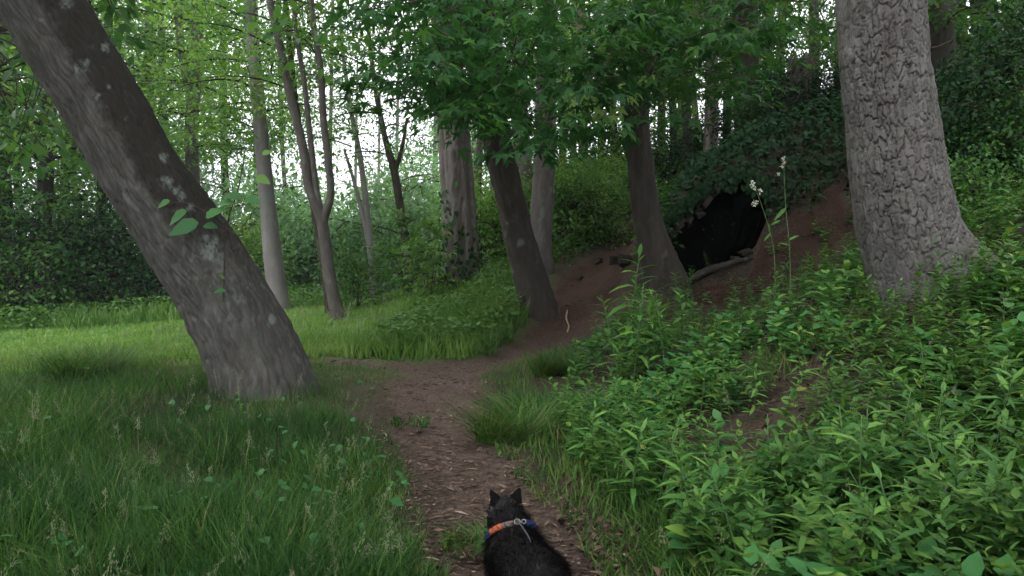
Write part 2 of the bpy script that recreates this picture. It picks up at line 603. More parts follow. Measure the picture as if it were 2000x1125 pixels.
for i, x_, y_ in zip(_rv, _rx, _ry):
    best = None
    for (ax_, ay_), (bx_, by_) in zip(HOLE, HOLE[1:] + HOLE[:1]):
        t_ = min(1, max(0, ((x_ - ax_) * (bx_ - ax_) + (y_ - ay_) * (by_ - ay_)) / ((bx_ - ax_) ** 2 + (by_ - ay_) ** 2)))
        qx_, qy_ = ax_ + t_ * (bx_ - ax_), ay_ + t_ * (by_ - ay_)
        d_ = math.hypot(qx_ - x_, qy_ - y_)
        if best is None or d_ < best[0]:
            best = (d_, qx_, qy_)
    V[i] = P(best[1], best[2], V[i, 1])
dirt = sstep(.10, -.12, (gp + (fbm(GX * 5, GY * 5, seed=41) - .5) * .35).ravel())
red = red_mask(V[:, 0], V[:, 1]).astype(float)
hillred = sstep(7.4, 9.5, V[:, 1])
gm = mk("ground", V, [Q[~hole]], {"dirt": np.maximum(dirt, red), "red": np.clip(np.maximum(red, dirt * hillred), 0, 1),
                                  "lawn": sstep(.3, -1.0, V[:, 0] - .06 * V[:, 1]) * sstep(5, 9, V[:, 1])}, smooth=True)

m, n, out = new_mat("woodland_ground")
tc = N_(n, "ShaderNodeTexCoord")
no1 = N_(n, "ShaderNodeTexNoise"); no1.inputs["Scale"].default_value = 3; no1.inputs["Detail"].default_value = 10; no1.inputs["Roughness"].default_value = .7
no2 = N_(n, "ShaderNodeTexNoise"); no2.inputs["Scale"].default_value = 45; no2.inputs["Detail"].default_value = 8; no2.inputs["Roughness"].default_value = .75
for q in (no1, no2):
    n.links.new(tc.outputs["Object"], q.inputs["Vector"])
soil = ramp(n, no2.outputs[0], [(.32, (.054, .038, .031)), (.5, (.112, .080, .065)), (.68, (.195, .150, .124))])
redc = ramp(n, no2.outputs[0], [(.32, (.028, .016, .013)), (.5, (.060, .035, .027)), (.7, (.105, .066, .052))])
litt = ramp(n, no2.outputs[0], [(.3, (.030, .024, .018)), (.52, (.065, .052, .038)), (.7, (.12, .095, .07))])
lawn = ramp(n, no2.outputs[0], [(.3, (.06, .12, .03)), (.7, (.13, .22, .05))])


def mixn(f, a, b):
    x = N_(n, "ShaderNodeMixRGB")
    n.links.new(f, x.inputs[0]); n.links.new(a, x.inputs[1]); n.links.new(b, x.inputs[2])
    return x.outputs[0]


A_ = {k: N_(n, "ShaderNodeAttribute", attribute_name=k).outputs["Fac"] for k in ("dirt", "red", "lawn")}
base = mixn(A_["dirt"], mixn(A_["lawn"], litt, lawn), mixn(A_["red"], soil, redc))
big = ramp(n, no1.outputs[0], [(.3, (.72, .72, .72)), (.7, (1.2, 1.2, 1.2))])
mul = N_(n, "ShaderNodeMixRGB", blend_type='MULTIPLY'); mul.inputs[0].default_value = 1
n.links.new(base, mul.inputs[1]); n.links.new(big, mul.inputs[2])
b = N_(n, "ShaderNodeBsdfPrincipled"); b.inputs["Roughness"].default_value = 1; b.inputs["Specular IOR Level"].default_value = .1
n.links.new(mul.outputs[0], b.inputs["Base Color"])
bp = N_(n, "ShaderNodeBump"); bp.inputs["Strength"].default_value = .9; bp.inputs["Distance"].default_value = .03
n.links.new(no2.outputs[0], bp.inputs["Height"]); n.links.new(bp.outputs[0], b.inputs["Normal"])
n.links.new(b.outputs[0], out.inputs[0])
M['ground'] = m
ground = ob("ground", gm, m, kind="structure")

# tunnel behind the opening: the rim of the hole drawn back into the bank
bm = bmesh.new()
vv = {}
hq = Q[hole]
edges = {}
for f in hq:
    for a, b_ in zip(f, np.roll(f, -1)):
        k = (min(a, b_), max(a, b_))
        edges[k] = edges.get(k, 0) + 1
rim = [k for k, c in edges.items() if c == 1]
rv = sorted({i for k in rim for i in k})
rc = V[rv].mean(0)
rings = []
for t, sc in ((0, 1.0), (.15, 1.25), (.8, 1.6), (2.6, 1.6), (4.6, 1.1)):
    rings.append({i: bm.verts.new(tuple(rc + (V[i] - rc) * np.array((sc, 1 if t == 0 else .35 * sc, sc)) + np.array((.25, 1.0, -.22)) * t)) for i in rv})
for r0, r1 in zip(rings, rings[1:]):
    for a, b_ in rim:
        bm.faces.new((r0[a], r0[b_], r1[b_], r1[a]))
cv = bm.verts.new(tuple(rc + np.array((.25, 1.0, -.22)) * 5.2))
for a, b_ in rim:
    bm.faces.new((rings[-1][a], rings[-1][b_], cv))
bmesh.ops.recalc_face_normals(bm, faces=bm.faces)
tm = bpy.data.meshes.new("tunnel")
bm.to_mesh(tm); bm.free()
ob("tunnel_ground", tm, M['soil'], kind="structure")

# ------------------------------------------------------------------ tubes and trunks
def spline(pts, n):
    pts = np.asarray(pts, float)
    t = np.concatenate([[0], np.cumsum(np.linalg.norm(np.diff(pts[:, :3], axis=0), axis=1))])
    u = np.linspace(0, t[-1], n)
    # monotone-ish catmull-rom on each column
    out = np.empty((n, pts.shape[1]))
    mtan = np.gradient(pts, t, axis=0)
    k = np.clip(np.searchsorted(t, u, side='right') - 1, 0, len(t) - 2)
    h = (t[k + 1] - t[k])[:, None]
    s = ((u - t[k]) / (t[k + 1] - t[k]))[:, None]
    out = ((2 * s ** 3 - 3 * s ** 2 + 1) * pts[k] + (s ** 3 - 2 * s ** 2 + s) * h * mtan[k] + (-2 * s ** 3 + 3 * s ** 2) * pts[k + 1] + (s ** 3 - s ** 2) * h * mtan[k + 1])
    return out, u


def tube(pts, ns, nl, disp=None, cap=True):
    """pts rows (x, y, z, r); disp(theta, s, r) -> radial offset, dict of attributes"""
    C, s = spline(pts, nl)
    r = np.maximum(C[:, 3], .002)
    C = C[:, :3]
    T = np.gradient(C, axis=0)
    T /= np.linalg.norm(T, axis=1, keepdims=True)
    ref = np.array((1.0, 0, 0)) if abs(T[0, 0]) < .9 else np.array((0, 1.0, 0))
    Nn = ref - T * (T @ ref)[:, None]
    Nn /= np.linalg.norm(Nn, axis=1, keepdims=True)
    B = np.cross(T, Nn)
    th = np.linspace(0, 2 * math.pi, ns, endpoint=False)
    TH, SS = np.meshgrid(th, s)
    RR = np.repeat(r[:, None], ns, 1)
    at = {}
    if disp is not None:
        off, at = disp(TH, SS, RR)
        RR = RR + off
    W = C[:, None, :] + np.cos(TH)[..., None] * Nn[:, None, :] * RR[..., None] + np.sin(TH)[..., None] * B[:, None, :] * RR[..., None]
    idx = np.arange(nl * ns).reshape(nl, ns)
    nxt = np.roll(idx, -1, axis=1)
    Qd = np.stack([idx[:-1].ravel(), nxt[:-1].ravel(), nxt[1:].ravel(), idx[1:].ravel()], 1)
    W = W.reshape(-1, 3)
    at = {k: np.broadcast_to(v, TH.shape).ravel() for k, v in at.items()}
    F = [Qd]
    if cap:
        c = len(W)
        W = np.vstack([W, C[-1:]])
        at = {k: np.append(v, v[-1]) for k, v in at.items()}
        F.append(np.stack([idx[-1], nxt[-1], np.full(ns, c)], 1))
    return W, F, at


def bark(kind, seed=0, cell=.045, depth=.014):
    def f(TH, S_, R):
        r0 = float(np.median(R))
        nu = max(6, int(round(2 * math.pi * r0 / cell / 2)) * 2)
        u = TH / (2 * math.pi) * nu
        cx_, cy_ = np.cos(TH) * r0, np.sin(TH) * r0
        wob = fbm(cx_ * 7, cy_ * 7, S_ * 5, seed=seed) - .5
        wob2 = fbm(cx_ * 7 + 9, cy_ * 7, S_ * 5, seed=seed + 5) - .5
        if kind == 'plate':
            wf = fbm(cx_ * 45, cy_ * 45, S_ * 22, seed=seed + 31, oct=3) - .5
            f1, f2, cid = voro(u + wob * 1.1 + wf * .8, S_ / (cell * 3.9) + wob2 * 1.0 + wf * .35, nu, seed)
            d1 = f2 - f1
            some = .45 + .55 * sstep(.3, .6, fbm(cx_ * 6, cy_ * 6, S_ * 3, seed=seed + 33))
            e = 1 - (1 - sstep(.03, .13, d1)) * some
            g1, g2, cid2 = voro(u * 2 + wob2 * 1.4 + wf * 1.4, S_ / (cell * 2.2) + wob * 1.0 + wf * .6, nu * 2, seed + 8)
            lift = -voro.dv
            e2 = 1 - (1 - sstep(.02, .12, g2 - g1)) * sstep(.25, .55, fbm(cx_ * 7, cy_ * 7, S_ * 5, seed=seed + 35))
            rid = np.abs(fbm(cx_ * 85 + wob * 3, cy_ * 85, S_ * 16, seed=seed + 37, oct=3) - .5) * 2
            patch = sstep(.52, .66, fbm(cx_ * 3, cy_ * 3, S_ * 2.0, seed=seed + 39))
            amp = (1 - .65 * patch) * (.6 + .8 * fbm(cx_ * 2.2, cy_ * 2.2, S_ * 1.3, seed=seed + 41))
            o = (depth * 1.2 * e + depth * .5 * e2 + (cid2 - .5) * depth * .16 + (cid - .5) * depth * .25 + lift * depth * .15) * amp + (rid - .3) * depth * .22
            o = o + (fbm(cx_ * 3, cy_ * 3, S_ * 2.2, seed=seed + 2) - .5) * .05
            tone = .2 + .25 * cid + .3 * cid2 + .5 * (rid - .3) + .25 * patch
        elif kind == 'furrow':
            f1, f2, cid = voro(u + wob * 2.2, S_ / (cell * 7) + wob2 * 1.0, nu, seed)
            e = sstep(.02, .35, f2 - f1)
            rid = np.abs(fbm(cx_ * 42 + wob * 2, cy_ * 42, S_ * 5.5, seed=seed + 2, oct=4) - .5) * 2
            o = depth * e * .8 + (cid - .5) * depth * .5 + (rid - .3) * depth * 1.6
            o = o + (fbm(cx_ * 3, cy_ * 3, S_ * 1.5, seed=seed + 4) - .5) * .18 * r0
            tone = .35 + .25 * cid + .45 * (rid - .25)
        elif kind == 'dead':
            f1, f2, cid = voro(u + wob * 1.6, S_ / (cell * 22) + wob2 * .6, nu, seed)
            e = sstep(.02, .25, f2 - f1)
            o = depth * e + (cid - .5) * depth * 2.2 + (fbm(cx_ * 30, cy_ * 30, S_ * 3, seed=seed + 2) - .5) * depth
            tone = cid
        else:
            o = (fbm(cx_ * 4, cy_ * 4, S_ * 1.5, seed=seed) - .5) * .14 * r0 + (fbm(cx_ * 30, cy_ * 30, S_ * 12, seed=seed + 1) - .5) * .006
            tone = fbm(cx_ * 8, cy_ * 8, S_ * 3, seed=seed + 3)
        o = o - o.mean()
        li = sstep(.63, .72, fbm(cx_ * 9, cy_ * 9, S_ * 6, seed=seed + 20)) * .55
        return o, {"tone": tone, "lichen": li, "dark_tone": np.zeros_like(o)}
    return f


def pix_line(rows, below=.35):
    """rows (px, py, depth, radius in m); a point under the ground is put first"""
    pts = [np.append(P(x, y, d), r) for x, y, d, r in rows]
    b0 = pts[0]
    g = float(zt(b0[0], b0[1]))
    first = np.array((b0[0], b0[1], min(g, b0[2]) - below, b0[3] * 1.08))
    if b0[2] - g > .3:                                   # foot hidden behind something: run down to the ground
        pts = [np.array((b0[0], b0[1], g, b0[3] * 1.05))] + pts
    return np.array([first] + pts)


def join(parts):
    Vs, Fs, As, o = [], [], {}, 0
    for Vv, F, at in parts:
        Vs.append(Vv)
        Fs += [f + o for f in F]
        for k, v in at.items():
            As.setdefault(k, []).append(v)
        o += len(Vv)
    tri = [f for f in Fs if f.shape[1] == 3]; qd = [f for f in Fs if f.shape[1] == 4]
    return np.concatenate(Vs), [np.concatenate(x) for x in (tri, qd) if x], {k: np.concatenate(v) for k, v in As.items()}


# ------------------------------------------------------------------ crowns (shared by many trees)
def thin(pts, ns=4):
    C = np.asarray(pts, float)
    return tube(C, ns, max(3, len(C) * 2), None, True)


def crown_data(seed, H, z0, R, nb, sprays, per, leaf, sr=.45, tpl=DIAM, droop=.25, rise=.35, bushy=False):
    r = np.random.default_rng(seed)
    bag = Bag(); br = Bag()
    for i in range(nb):
        f = (i + .5) / nb
        z = z0 + (H - z0) * f
        prof = math.sin(math.pi * min(1, .18 + .82 * f)) ** .7 if not bushy else math.sin(math.pi * (.3 + .62 * f)) ** .6
        L = R * max(.25, prof) * r.uniform(.7, 1.12)
        a = i * 2.39996 + r.normal(0, .35)
        n_ = 5
        t = np.linspace(0, 1, n_)
        sl = rise * r.uniform(.4, 1.3)
        bx = np.cos(a + .3 * t * r.normal()) * L * t
        by = np.sin(a + .3 * t * r.normal()) * L * t
        bz = z + L * (sl * t - droop * 1.4 * t * t)
        rad = .012 + .016 * L * (1 - t * .9)
        W, F, _ = thin(np.stack([bx, by, bz, rad * .6], 1))
        br.raw(W, F)
        ns_ = max(2, int(round(sprays * (.4 + .6 * L / R))))
        tt = r.uniform(.22, 1.04, ns_)
        side = r.normal(0, .26 * L + .12, ns_)
        sx = np.interp(tt, t, bx) + np.cos(a + 1.57) * side
        sy = np.interp(tt, t, by) + np.sin(a + 1.57) * side
        sz = np.interp(tt, t, bz) + r.normal(.03, .22 + .04 * L, ns_)
        for k in range(ns_):
            m_ = max(5, int(per * r.uniform(.5, 1.4)))
            rr = sr * np.sqrt(r.uniform(0, 1, m_)); aa = r.uniform(0, 6.283, m_)
            tilt = r.normal(0, .25, 2)
            lx, ly = rr * np.cos(aa), rr * np.sin(aa)
            lz = lx * tilt[0] + ly * tilt[1] - .35 * rr * rr / sr + r.normal(0, .07 * (2.2 if bushy else 1), m_)
            T = np.stack([sx[k] + lx, sy[k] + ly, sz[k] + lz], 1)
            D = np.stack([np.cos(aa + r.normal(0, .8, m_)), np.sin(aa + r.normal(0, .8, m_)), r.normal(-.35, .35, m_)], 1)
            N = np.stack([r.normal(tilt[0] * -1, .38, m_), r.normal(-tilt[1], .38, m_), np.ones(m_)], 1)
            tint = np.clip(r.normal(.45, .2) + r.normal(0, .16, m_), 0, 1)
            bag.put(tpl[k % len(tpl)], frame(D, N), T, leaf * r.uniform(.6, 1.25, m_), tint)
            if k % 2 == 0:
                q0 = np.array((np.interp(tt[k] * .8, t, bx), np.interp(tt[k] * .8, t, by), np.interp(tt[k] * .8, t, bz)))
                q1 = np.array((sx[k], sy[k], sz[k]))
                W, F, _ = tube(np.array([[*q0, .008], [*((q0 + q1) / 2 + r.normal(0, .04, 3)), .006], [*q1, .003]]), 3, 4)
                br.raw(W, F)
    return bag.mesh("crown"), br.mesh("branches", True)


CR = {}
for key, args in {
    'tall_a': (1, 9, 0, 3.6, 24, 11, 26, .18, .55),
    'tall_b': (2, 10, 0, 3.2, 26, 10, 26, .175, .55),
    'layer_a': (3, 6, .6, 2.8, 18, 10, 26, .16, .50),
    'layer_b': (4, 5, .4, 2.4, 16, 9, 26, .15, .46),
    'airy': (5, 5.5, .2, 2.0, 18, 9, 22, .11, .45),
}.items():
    CR[key] = crown_data(*args)
CR['shrub_a'] = crown_data(6, 1.9, .1, 1.2, 20, 8, 22, .12, .3, bushy=True, rise=.7)
CR['shrub_b'] = crown_data(7, 1.3, .05, 1.0, 18, 8, 22, .10, .26, bushy=True, rise=.7)
CR['sapling'] = crown_data(8, 2.4, .3, .8, 14, 5, 13, .17, .22, tpl=OVATE, rise=.5)


def crown(key, parent, loc, rz, scl, mat, barkmat):
    """crown of leaves with its limbs, part of a tree"""
    a, b = CR[key]
    if (key, mat) not in crown.cache:
        ca = a.copy(); ca.materials.clear(); ca.materials.append(M[mat])
        crown.cache[(key, mat)] = ca
    if key not in crown.cache:
        cb = b.copy(); cb.materials.clear(); cb.materials.append(M['bark_dark' if 'shrub' not in key else 'twig'])
        crown.cache[key] = cb
    ca, cb = crown.cache[(key, mat)], crown.cache[key]
    c = ob("crown", ca, None, parent, loc, (0, 0, rz), scl)
    c["kind"] = "stuff"
    ob("limbs", cb, None, c)
    return c


crown.cache = {}


def tree(name, label, stems, barkkind, mat, crowns, ns=40, dl=.06, cell=.05, depth=.01, seed=1, group=None, cat="tree", post=None):
    base = stems[0][0]
    b0 = P(*base[:3])
    g = float(zt(b0[0], b0[1]))
    root = ob(name, None, loc=(b0[0], b0[1], g), label=label, cat=cat, group=group)
    parts = []
    for i, rows in enumerate(stems):
        pts = pix_line(rows) if i == 0 else np.array([np.append(P(x, y, d), r) for x, y, d, r in rows])
        L = np.sum(np.linalg.norm(np.diff(pts[:, :3], axis=0), axis=1))
        W, F, at = tube(pts, ns if i == 0 else max(14, int(ns * .7)), max(8, int(L / dl)), bark(barkkind, seed + i, cell, depth))
        if post:
            W, at = post(W, at)
        W = W - np.array((b0[0], b0[1], g))
        me = mk("trunk", W, F, at, smooth=True)
        if i == 0:
            tr = ob("trunk", me, M[mat], root)
        else:
            ob("stem", me, M[mat], tr)
    for (key, px, py, d, scl, cm) in crowns:
        q = P(px, py, d) - np.array((b0[0], b0[1], g))
        crown(key, root, tuple(q), float(rng.uniform(0, 6.28)), scl, cm, mat)
    return root


# --- the big plated trunk close by on the bank
def big_right():
    b0 = np.array((2.56, 4.5))
    g = float(zt(*b0))
    rows = [(1812, 640, 4.5, .25), (1805, 600, 4.5, .255), (1790, 540, 4.5, .26), (1770, 470, 4.5, .258), (1758, 400, 4.5, .262), (1741, 250, 4.5, .258), (1729, 120, 4.5, .250), (1719, 0, 4.5, .244), (1709, -150, 4.5, .24), (1700, -400, 4.5, .235), (1697, -520, 4.5, .23)]
    upper = [(1698, -490, 4.5, .235), (1692, -800, 4.5, .2), (1688, -1300, 4.5, .15), (1684, -1900, 4.5, .06)]
    pts = np.array([np.append(P(x, y, d), r) for x, y, d, r in rows])
    pb = bark('plate', 11, .033, .0145)

    def disp(TH, S_, R):
        o, at = pb(TH, S_, R)
        h = S_ - .42
        lob = 1.15 * np.maximum(0, np.cos(TH + .1)) ** 3 + .3 * np.maximum(0, np.cos(TH - 2.0)) ** 4 + .2 * np.maximum(0, np.cos(TH + 1.7)) ** 6
        fl = np.exp(-np.maximum(h, -.3) / .24)
        o = o + R * .46 * lob * np.minimum(fl, 2.0)
        # an old healed branch scar and a peeled plate
        for (t0, s0, a, b_, hh) in ((-1.22, 2.28, .11, .13, .03), (-1.75, 2.22, .06, .09, -.025)):
            dd = ((TH - 2 * math.pi - t0 + math.pi) % (2 * math.pi) - math.pi) ** 2 / a ** 2 * .8 + (S_ - s0) ** 2 / b_ ** 2
            o = o + hh * np.exp(-dd * 1.2)
        at['lichen'] = at['lichen'] * .25
        at['dark_tone'] = .35 * sstep(.5, .7, fbm(np.cos(TH) * 2, np.sin(TH) * 2, S_ * 1.2, seed=77)) * sstep(-.2, .8, -np.cos(TH))  # darker patches on the left-hand side of the trunk
        return o, at
    W, F, at = tube(pts, 310, 640, disp)
    root = ob("plated_tree", None, loc=(b0[0], b0[1], g), label="thick grey tree with plated flaky bark and flared root on the weedy bank", cat="tree")
    ob("trunk", mk("trunk", W - np.array((*b0, g)), F, at, True), M['bark_big'], root)
    W, F, at = tube(np.array([np.append(P(x, y, d), r) for x, y, d, r in upper]), 60, 160, bark('furrow', 12, .04, .012))
    ob("upper_trunk", mk("upper_trunk", W - np.array((*b0, g)), F, at, True), M['bark_big'], root)
    top = pts[-3, :3] - np.array((*b0, g))
    crown('tall_a', root, (top[0], top[1], 4.4), 1.0, .95, 'wood_leaf', 'bark_mid')
    # broken dead twig on the side
    tw = np.array([[*P(1800, 95, 4.4), .008], [*P(1830, 92, 4.35), .006], [*P(1860, 78, 4.3), .003]])
    W, F, _ = tube(tw, 6, 8)
    ob("dead_twig", mk("dead_twig", W - np.array((*b0, g)), F), M['twig'], root)


big_right()

# --- leaning tree
LEAN_LICHEN = [(325, 355, 17), (345, 372, 10), (318, 306, 10), (410, 486, 24), (532, 626, 14), (205, 95, 12), (168, 128, 13), (150, 138, 9), (190, 190, 9), (247, 232, 8), (355, 385, 12), (128, 5, 14), (428, 500, 14), (212, 170, 5), (372, 405, 10)]


def lean_post(W, at):
    px, py = proj(W)
    x = W[:, 0]; z = W[:, 2]; y = W[:, 1]
    wob = (fbm(x * 22, y * 22, z * 22, seed=61) - .5) * 2 + (fbm(x * 70, y * 70, z * 70, seed=62) - .5) * 1.2
    front = y < 5.82
    li = np.zeros(len(W))
    for (a, b_, rad) in LEAN_LICHEN:
        d = np.hypot(px - a, (py - b_) * .85) / rad + wob * .9
        li = np.maximum(li, sstep(.9, .35, d) * front)
    # scattered flecks low on the trunk
    fl = sstep(.60, .68, fbm(x * 30, y * 30, z * 13, seed=63)) * sstep(.45, .6, fbm(x * 4, y * 4, z * 3, seed=64)) * sstep(1.6, .9, z)
    at['lichen'] = np.clip(np.maximum(li * (.35 + .5 * sstep(.35, .6, fbm(x * 50, y * 50, z * 50, seed=67))), fl * .4), 0, 1)
    # dark algae film along the upper (rain) side
    mid = np.interp(py, [0, 70, 190, 330, 470, 600, 730], [90, 125, 198, 272, 362, 442, 508])
    side = (px - mid) / 80 + wob * .25
    at['dark_tone'] = 1.0 * sstep(-.35, .1, side) * sstep(.9, 1.6, z + wob * .35) + .3 * sstep(.35, .8, side)
    at['dark_tone'] = np.clip(at['dark_tone'], 0, .93)
    return W, at


lean = tree("leaning_tree", "thick leaning tree with lichen spots and dark algae beside the path", [[(520, 815, 5.8, .50), (513, 750, 5.8, .405), (447, 600, 5.8, .355), (364, 470, 5.78, .325), (274, 330, 5.72, .30), (192, 190, 5.66, .295), (112, 60, 5.6, .295), (45, -60, 5.55, .285), (-50, -270, 5.5, .24), (-170, -520, 5.5, .22), (-250, -900, 5.5, .15)]],
            'furrow', 'bark_lean', [('tall_b', -230, -640, 5.5, 1.35, 'wood_leaf')], ns=220, dl=.014, cell=.032, depth=.014, seed=21, post=lean_post)

# --- the other trunks the photograph shows
tree("straight_tree", "dark straight forked trunk rising behind the leaning tree", [
    [(384, 560, 21, .23), (380, 450, 21, .21), (377, 360, 21, .20), (374, 250, 21, .185), (384, 130, 21, .17), (386, 0, 21, .15), (388, -200, 21, .16), (390, -500, 21, .1)],
    [(375, 200, 21, .13), (355, 100, 21, .115), (347, 0, 21, .10), (338, -200, 21, .1), (330, -400, 21, .06)]],
    'furrow', 'bark_mid', [('tall_a', 380, 300, 21, 1.0, 'wood_leaf'), ('airy', 330, 260, 19, 1.0, 'edge_leaf')], ns=34, seed=31)
tree("beech_tree", "smooth pale grey trunk standing on the far lawn edge", [
    [(546, 612, 16, .265), (541, 565, 16, .225), (533, 500, 16, .205), (526, 430, 16, .185), (516, 330, 16, .165), (509, 250, 16, .155), (500, 150, 16, .145), (490, 40, 16, .13), (482, -150, 16, .13), (475, -500, 16, .08)]],
    'smooth', 'bark_pale', [('tall_b', 500, 290, 16, .75, 'edge_leaf'), ('layer_b', 450, 330, 17.5, .75, 'edge_leaf')], ns=48, seed=33)
tree("forked_tree", "slender tree forking into three wavy grey stems on the lawn", [
    [(664, 632, 13, .16), (655, 595, 13, .125), (644, 540, 13, .112), (634, 465, 13, .105), (627, 425, 13, .10), (606, 372, 13, .088), (591, 285, 13, .08), (566, 185, 13, .075), (546, 85, 13, .07), (527, 0, 13, .062), (512, -150, 13, .05), (500, -400, 13, .03)],
    [(630, 440, 13, .07), (618, 370, 13, .055), (606, 270, 13, .05), (594, 160, 13, .045), (578, 60, 13, .04), (572, -120, 13, .03)],
    [(631, 430, 13, .085), (645, 385, 13, .07), (641, 315, 13, .065), (632, 235, 13, .06), (626, 135, 13, .055), (612, 45, 13, .048), (604, -120, 13, .03)]],
    'furrow', 'bark_mid', [('airy', 530, 170, 13.4, .8, 'wood_leaf'), ('airy', 625, 200, 13.6, .75, 'edge_leaf')], ns=26, dl=.04, cell=.03, depth=.008, seed=35)
tree("slim_tree", "slim dark trunk just behind the forked tree", [
    [(643, 600, 14.6, .095), (634, 520, 14.6, .085), (622, 450, 14.6, .08), (612, 400, 14.6, .075), (596, 320, 14.6, .07), (575, 180, 14.6, .06), (560, 30, 14.6, .05), (550, -150, 14.6, .03)]],
    'furrow', 'bark_dark', [('airy', 575, 260, 14.8, .9, 'edge_leaf')], ns=16, seed=37)
tree("birch_sapling", "thin pale twin-stemmed tree in front of the hazy clearing", [
    [(729, 570, 22, .12), (724, 490, 22, .105), (713, 380, 22, .095), (702, 300, 22, .085), (688, 230, 22, .075), (672, 120, 22, .06), (660, 0, 22, .04)],
    [(724, 500, 22, .085), (708, 420, 22, .07), (690, 350, 22, .055), (672, 290, 22, .04)]],
    'smooth', 'bark_pale', [('airy', 688, 350, 22, 1.05, 'edge_leaf')], ns=16, seed=39)
tree("crooked_tree", "thin crooked dark tree beside the hazy clearing", [
    [(800, 580, 19, .13), (795, 490, 19, .12), (784, 420, 19, .11), (770, 335, 19, .10), (755, 280, 19, .085), (738, 200, 19, .07), (725, 110, 19, .05), (715, -60, 19, .03)],
    [(770, 340, 19, .06), (785, 290, 19, .05), (795, 230, 19, .035)]],
    'furrow', 'bark_dark', [('airy', 750, 330, 19, 1.15, 'wood_leaf')], ns=16, seed=41)
dead = tree("dead_tree", "ragged dead trunk with split weathered wood and ivy at its foot", [
    [(908, 592, 13, .33), (905, 540, 13, .30), (899, 440, 13, .285), (893, 350, 13, .275), (887, 270, 13, .265), (878, 150, 13, .25), (866, 0, 13, .22), (855, -150, 13, .17), (850, -260, 13, .08)]],
    'dead', 'bark_dead', [], ns=64, dl=.05, cell=.07, depth=.03, seed=43)
mapleA = tree("maple_tree", "dark crooked maple with a double trunk at the path bend", [
    [(1056, 640, 9.5, .31), (1050, 600, 9.5, .265), (1035, 540, 9.5, .225), (1016, 470, 9.5, .205), (1003, 415, 9.5, .195), (988, 345, 9.5, .175), (972, 265, 9.5, .165), (958, 170, 9.5, .155), (945, 60, 9.5, .145), (935, -60, 9.5, .135), (925, -300, 9.5, .11), (920, -600, 9.5, .06)],
    [(1028, 500, 9.45, .10), (1000, 430, 9.42, .115), (978, 360, 9.42, .11), (957, 275, 9.42, .10), (935, 180, 9.42, .09), (908, 60, 9.42, .08), (885, -80, 9.4, .07), (870, -260, 9.4, .04)]],
    'furrow', 'bark_dark', [('tall_a', 930, -170, 9.5, 1.25, 'wood_leaf')], ns=52, dl=.04, cell=.045, depth=.013, seed=45)
tree("brown_tree", "straight brown-grey trunk right behind the double maple", [
    [(1056, 545, 12, .24), (1054, 500, 12, .20), (1058, 420, 12, .185), (1064, 300, 12, .175), (1068, 150, 12, .165), (1072, 0, 12, .155), (1080, -250, 12, .12), (1085, -500, 12, .06)]],
    'furrow', 'bark_mid', [('tall_b', 1075, 60, 12, .7, 'wood_leaf')], ns=44, dl=.04, seed=47)
tree("grey_tree", "greyish mottled trunk half hidden behind the brown trunk", [
    [(1030, 520, 15.5, .17), (1028, 420, 15.5, .15), (1026, 330, 15.5, .145), (1018, 200, 15.5, .13), (1008, 0, 15.5, .11), (1000, -250, 15.5, .06)]],
    'smooth', 'bark_mid', [('layer_a', 1012, 290, 15.5, .8, 'edge_leaf')], ns=26, seed=49)
mapleB = tree("maple_tree", "dark curving maple trunk at the mouth of the stone hole", [
    [(1304, 575, 9.0, .32), (1298, 545, 9.0, .275), (1284, 500, 9.0, .225), (1270, 450, 9.0, .19), (1259, 390, 9.0, .172), (1250, 310, 9.0, .16), (1243, 230, 9.0, .158), (1249, 150, 9.0, .155), (1262, 70, 9.0, .15), (1272, -20, 9.0, .14), (1285, -250, 9.0, .11), (1295, -550, 9.0, .06)]],
    'furrow', 'bark_dark', [('tall_a', 1285, -180, 9.0, 1.25, 'wood_leaf')], ns=52, dl=.04, cell=.05, depth=.009, seed=51)
tree("dark_tree", "dark upright trunk growing behind the mound crest", [
    [(1462, 300, 13.5, .26), (1460, 200, 13.5, .245), (1457, 100, 13.5, .235), (1454, 0, 13.5, .225), (1450, -250, 13.5, .18), (1445, -500, 13.5, .1)]],
    'furrow', 'bark_dark', [('tall_b', 1450, 20, 13.5, .75, 'wood_leaf'), ('tall_a', 1560, -330, 12.0, 1.1, 'wood_leaf')], ns=40, seed=53)
tree("peeling_tree", "pale peeling trunk among the wood behind the mound", [
    [(1386, 340, 16, .16), (1389, 240, 16, .15), (1390, 120, 16, .14), (1386, 0, 16, .13), (1380, -250, 16, .08)]],
    'dead', 'bark_dead', [('tall_a', 1384, 170, 16, .7, 'edge_leaf')], ns=30, seed=55)

# trees added around the viewer, out of the picture, to shade the near ground
for i, (x, y, lab) in enumerate([(-4.2, -2.6, "unseen tree added for shade behind the viewer on the grassy side of the path"), (-7.0, 3.6, "unseen tree added for shade on the grass beside the leaning tree"), (.6, -7.5, "unseen tree added for shade far back beside the path behind the viewer"), (6.6, 3.4, "unseen tree added for shade high on the bank beside the plated tree")]):
    g_ = float(zt(x, y))
    rt_ = ob("added_shade_tree", None, loc=(x, y, g_), label=lab, cat="tree")
    W, F, at = tube(np.array([[0, 0, -.3, .3], [.05, 0, 1, .24], [.1, .1, 4, .2], [.05, .2, 8, .13], [0, .2, 12, .05]]), 30, 110, bark('furrow', 300 + i, .05, .01))
    ob("trunk", mk("trunk", W, F, at, True), M['bark_mid'], rt_)
    crown(('tall_a', 'tall_b')[i % 2], rt_, (.1, .1, 4.2), i * 1.3, 1.3, 'wood_leaf', 'bark_mid')

